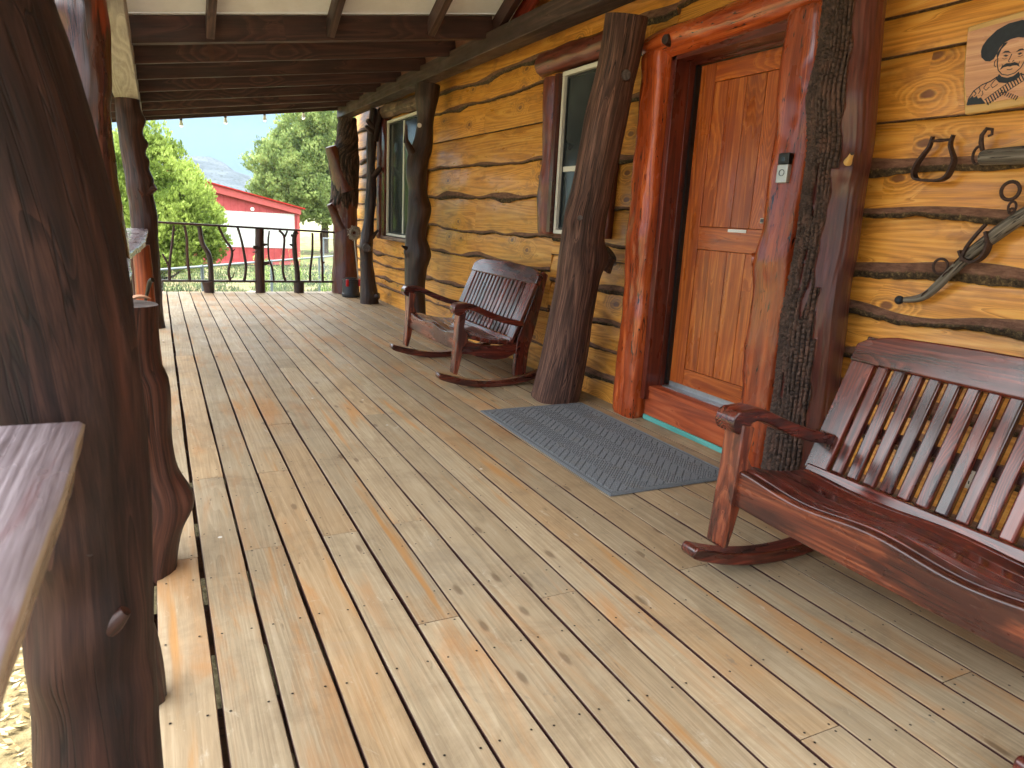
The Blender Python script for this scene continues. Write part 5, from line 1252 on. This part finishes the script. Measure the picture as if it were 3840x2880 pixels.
def juniper(loc, lobes, n, size, mat, label, trunk_r, trunk_top, seed, flat=1.0):
    R_ = random.Random(seed); t = thing('juniper_tree', label, 'tree', loc)
    tr = MB(); top = Vector(trunk_top)
    pts = [Vector((0, 0, -.1)), top*.35+Vector((.08, 0, 0)), top*.7, top]
    branch(tr, pts, trunk_r, trunk_r*.35, 12, .02)
    for (c, r) in lobes:
        c = Vector(c); s_ = top*max(.15, min(.75, (c.z*.55)/max(.1, top.z)))
        branch(tr, [s_, s_.lerp(c, .5)+Vector((0, 0, -.15)), c], trunk_r*.38, trunk_r*.08, 7, .008)
    tr.build('trunk', 'trunk', t, smooth=True)
    cr = MB(); tot = sum(r[0]*r[1]*r[2]**.5 for _, r in lobes)
    V = []; F = []; RN = []
    for (c, r) in lobes:
        c = Vector(c); k = max(150, int(n*(r[0]*r[1]*r[2]**.5)/tot))
        for _ in range(k):
            d = Vector((R_.gauss(0, 1), R_.gauss(0, 1), R_.gauss(0, 1))).normalized()
            rr2 = 1-.45*R_.random()**2.2
            lump = 1+.42*noise.noise(Vector((d.x*2.3+c.x, d.y*2.3+c.y, d.z*2.3+c.z)))+.26*noise.noise(d*5+c)
            p = c+Vector((d.x*r[0], d.y*r[1], d.z*r[2]))*rr2*lump
            tone = min(1, max(0, .5+.9*noise.noise(p*1.4)+R_.uniform(-.22, .22)))
            out = (d+Vector((0, 0, .9))+Vector((R_.uniform(-.5, .5), R_.uniform(-.5, .5), R_.uniform(-.2, .5)))).normalized()
            for q in range(4):
                dd2 = (out+Vector((R_.uniform(-.6, .6), R_.uniform(-.6, .6), R_.uniform(-.4, .6)))*.8).normalized()
                sd2 = dd2.cross(Vector((R_.uniform(-1, 1), R_.uniform(-1, 1), R_.uniform(-1, 1)))).normalized()
                L_ = size*R_.uniform(.6, 1.35); w2 = L_*.26
                o_ = len(V); b0 = p+Vector((R_.uniform(-1, 1), R_.uniform(-1, 1), R_.uniform(-1, 1)))*size*.35
                V += [b0, b0+dd2*L_*.5+sd2*w2, b0+dd2*L_, b0+dd2*L_*.5-sd2*w2]; F.append((o_, o_+1, o_+2, o_+3)); RN += [tone]*4
    cr.v = [tuple(v) for v in V]; cr.f = F; cr.g = cr.v; cr.r = RN; cr.m = [0.0]*len(V); cr.h = [0.0]*len(V); cr.mi = [0]*len(F)
    cr.build('crown', mat, t)
    return t
juniper((-.1, 20.6, gz(0, 20.6)), [((-.3, 0, 1.9), (1.4, 1.3, 1.1)), ((.55, -.2, 2.1), (.95, .95, 1.1)), ((-.9, 0, 2.9), (1.1, 1.0, 1.1)), ((.1, .1, 3.0), (.75, .75, .9)), ((.95, -.1, 1.45), (.75, .7, .5)), ((-.2, 0, 3.7), (.45, .45, .6)),
    ((.12, 0, 3.9), (.2, .2, .7)), ((.42, 0, 3.7), (.18, .18, .6)), ((.72, 0, 3.4), (.2, .2, .55)), ((1.2, -.2, 2.0), (.45, .6, .6)), ((1.22, .1, 2.75), (.2, .2, .45)), ((.95, 0, 2.9), (.3, .3, .5)), ((-1.5, -.3, 1.3), (1.0, .9, 1.0)), ((-.2, -.8, 1.1), (.7, .6, .45)), ((.75, -.7, .95), (.4, .3, .18)), ((-1.8, 0, 2.4), (.8, .8, 1.3))],
    36000, .085, 'leaf_l', 'bright lime green juniper tree left of the barn, behind the railing', .13, (.1, 0, 3.2), 4)
juniper((10.1, 49.5, gz(6, 49)), [(tuple(1.36*q for q in c_), tuple(1.36*q for q in r_)) for c_, r_ in [((-1.3, 0, 3.6), (2.0, 2.0, 1.9)), ((.3, 0, 5.0), (2.0, 2.0, 1.8)), ((1.6, -.2, 3.6), (2.0, 2.0, 2.0)), ((-.6, -1, 2.6), (1.8, 1.4, 1.2)), ((-2.1, 0, 2.9), (1.2, 1.2, 1.1)), ((-1.9, -.2, 4.2), (1.1, 1.1, 1.3)), ((-.8, 0, 5.8), (1.2, 1.2, 1.1)), ((.5, -.5, 6.4), (1.3, 1.2, .9)), ((2.4, 0, 5.0), (1.4, 1.4, 1.6)), ((.9, -1.2, 2.4), (1.4, 1.0, 1.0))]],
    60000, .15, 'leaf_r', 'large rounded green juniper tree right of the barn with a bare trunk', .30, (.0, 0, 6.2), 9)
# second green mass at far left, behind the posts
juniper((-4.2, 22.5, gz(-4, 22)), [((0, 0, 1.8), (1.6, 1.5, 1.8)), ((.8, 0, 2.8), (1.2, 1.2, 1.3)), ((-.8, .3, 3.0), (1.3, 1.3, 1.3))], 9000, .12, 'leaf_l', 'yellow green juniper tree seen in slivers between the posts at far left', .13, (0, 0, 3.0), 14)

# bushy weeds in the yard
def bush(x, y, h, r, seed, label, grp='leafy weeds in the yard'):
    R_ = random.Random(seed); t = thing('leafy_weed', label, 'weed', (x, y, gz(x, y)), 0, grp)
    st_ = MB(); lf = MB(); V = []; F = []; RN = []
    for q in range(16):
        a = R_.uniform(0, 2*pi); tip = Vector((cos(a)*r*R_.uniform(.2, 1), sin(a)*r*R_.uniform(.2, 1), h*R_.uniform(.6, 1)))
        b0 = Vector((cos(a)*.04, sin(a)*.04, -.02)); st_.tube([(b0, .006), (b0.lerp(tip, .5)+Vector((0, 0, .06)), .004), (tip, .002)], 5)
        for k in range(18):
            u = R_.uniform(.25, 1); p = b0.lerp(tip, u)+Vector((0, 0, .06*4*u*(1-u))); d = Vector((R_.uniform(-1, 1), R_.uniform(-1, 1), R_.uniform(-.1, .9))).normalized(); s2 = d.cross(Vector((0, 0, 1))).normalized()
            L_ = R_.uniform(.05, .11); o_ = len(V); tone = R_.uniform(.2, 1)
            V += [p, p+d*L_*.5+s2*L_*.14, p+d*L_, p+d*L_*.5-s2*L_*.14]; F.append((o_, o_+1, o_+2, o_+3)); RN += [tone]*4
    st_.build('stem', 'weed', t); lf.v = [tuple(v) for v in V]; lf.f = F; lf.g = lf.v; lf.r = RN; lf.m = [0.0]*len(V); lf.h = [0.0]*len(V); lf.mi = [0]*len(F); lf.build('foliage', 'weed', t)
bush(2.05, 16.8, 1.35, .30, 1, 'pale leafy weed before the white barn panel, left of the thick rail post')
bush(3.15, 18.6, 1.5, .35, 2, 'tall feathery weed right of the thick rail post')
bush(5.3, 22.2, 2.0, .7, 3, 'tallest pale green weed under the big juniper, beside the right fence')
bush(2.9, 20.5, 1.1, .6, 5, 'broad weed at the foot of the red barn wall')
bush(4.1, 19.6, 1.2, .5, 7, 'weed between the barn corner and the far corner post')

# grass
R_ = random.Random(77); V = []; F = []; RN = []
for q in range(30000):
    y = 12.9+24*R_.random()**1.5; x = R_.uniform(-.16*y, .36*y)
    if noise.noise(Vector((x*.6, y*.6, 1))) < -.28: continue
    h = R_.uniform(.05, .16)*(1+.8*max(0, noise.noise(Vector((x*.9, y*.9, 5))))); a = R_.uniform(0, 2*pi); ww = .010+y*.0004
    b0 = Vector((x, y, gz(x, y))); d = Vector((cos(a), sin(a), 0)); tip = b0+Vector((R_.uniform(-.06, .06), R_.uniform(-.06, .06), h))
    tn = min(1, max(0, .5+.7*noise.noise(Vector((x*.8, y*.8, 9)))+R_.uniform(-.3, .3)))
    o_ = len(V); V += [b0-d*ww, b0+d*ww, tip]; F.append((o_, o_+1, o_+2)); RN += [tn]*3
g_ = MB(); g_.v = [tuple(v) for v in V]; g_.f = F; g_.g = g_.v; g_.r = RN; g_.m = [0.0]*len(V); g_.h = [0.0]*len(V); g_.mi = [0]*len(F)
tag(g_.build('grass', 'grass', None), 'patchy green and straw coloured grass in the yard', 'grass', kind='stuff')
V = []; F = []; RN = []
for q in range(9000):
    x = R_.uniform(-3.2, 3.0) if q % 3 == 0 else R_.uniform(-2.2, -.25); y = R_.uniform(-.5, 9) if q % 3 == 0 else R_.uniform(.6, 4.5); s_ = R_.uniform(.01, .03)
    b0 = Vector((x, y, gz(x, y)+R_.uniform(.0, .03)+.03)); a = R_.uniform(0, 2*pi); d = Vector((cos(a), sin(a), R_.uniform(-.3, .3))); e = Vector((-sin(a), cos(a), R_.uniform(-.3, .3)))
    o_ = len(V); V += [b0-d*s_, b0+e*s_*.4, b0+d*s_, b0-e*s_*.4]; F.append((o_, o_+1, o_+2, o_+3)); RN += [R_.random()]*4
g_ = MB(); g_.v = [tuple(v) for v in V]; g_.f = F; g_.g = g_.v; g_.r = RN; g_.m = [0.0]*len(V); g_.h = [0.0]*len(V); g_.mi = [0]*len(F)
tag(g_.build('leaf_litter', 'litter', None), 'straw coloured leaf litter on the ground beside and under the deck', 'leaf litter', kind='stuff')

# ------------------------------------------------------------------ AIR
hz = MB()
hz.box((15, 420, 43), (890, 1180, 94))
hm_ = bpy.data.materials.new('haze'); hm_.use_nodes = True; n_ = hm_.node_tree
n_.nodes.remove(n_.nodes['Principled BSDF'])
pv = n_.nodes.new('ShaderNodeVolumePrincipled'); pv.inputs['Color'].default_value = (.72, .84, 1, 1); pv.inputs['Density'].default_value = .00013
n_.links.new(pv.outputs[0], n_.nodes['Material Output'].inputs['Volume']); MT['haze'] = hm_
tag(hz.build('haze', 'haze'), kind='stuff')
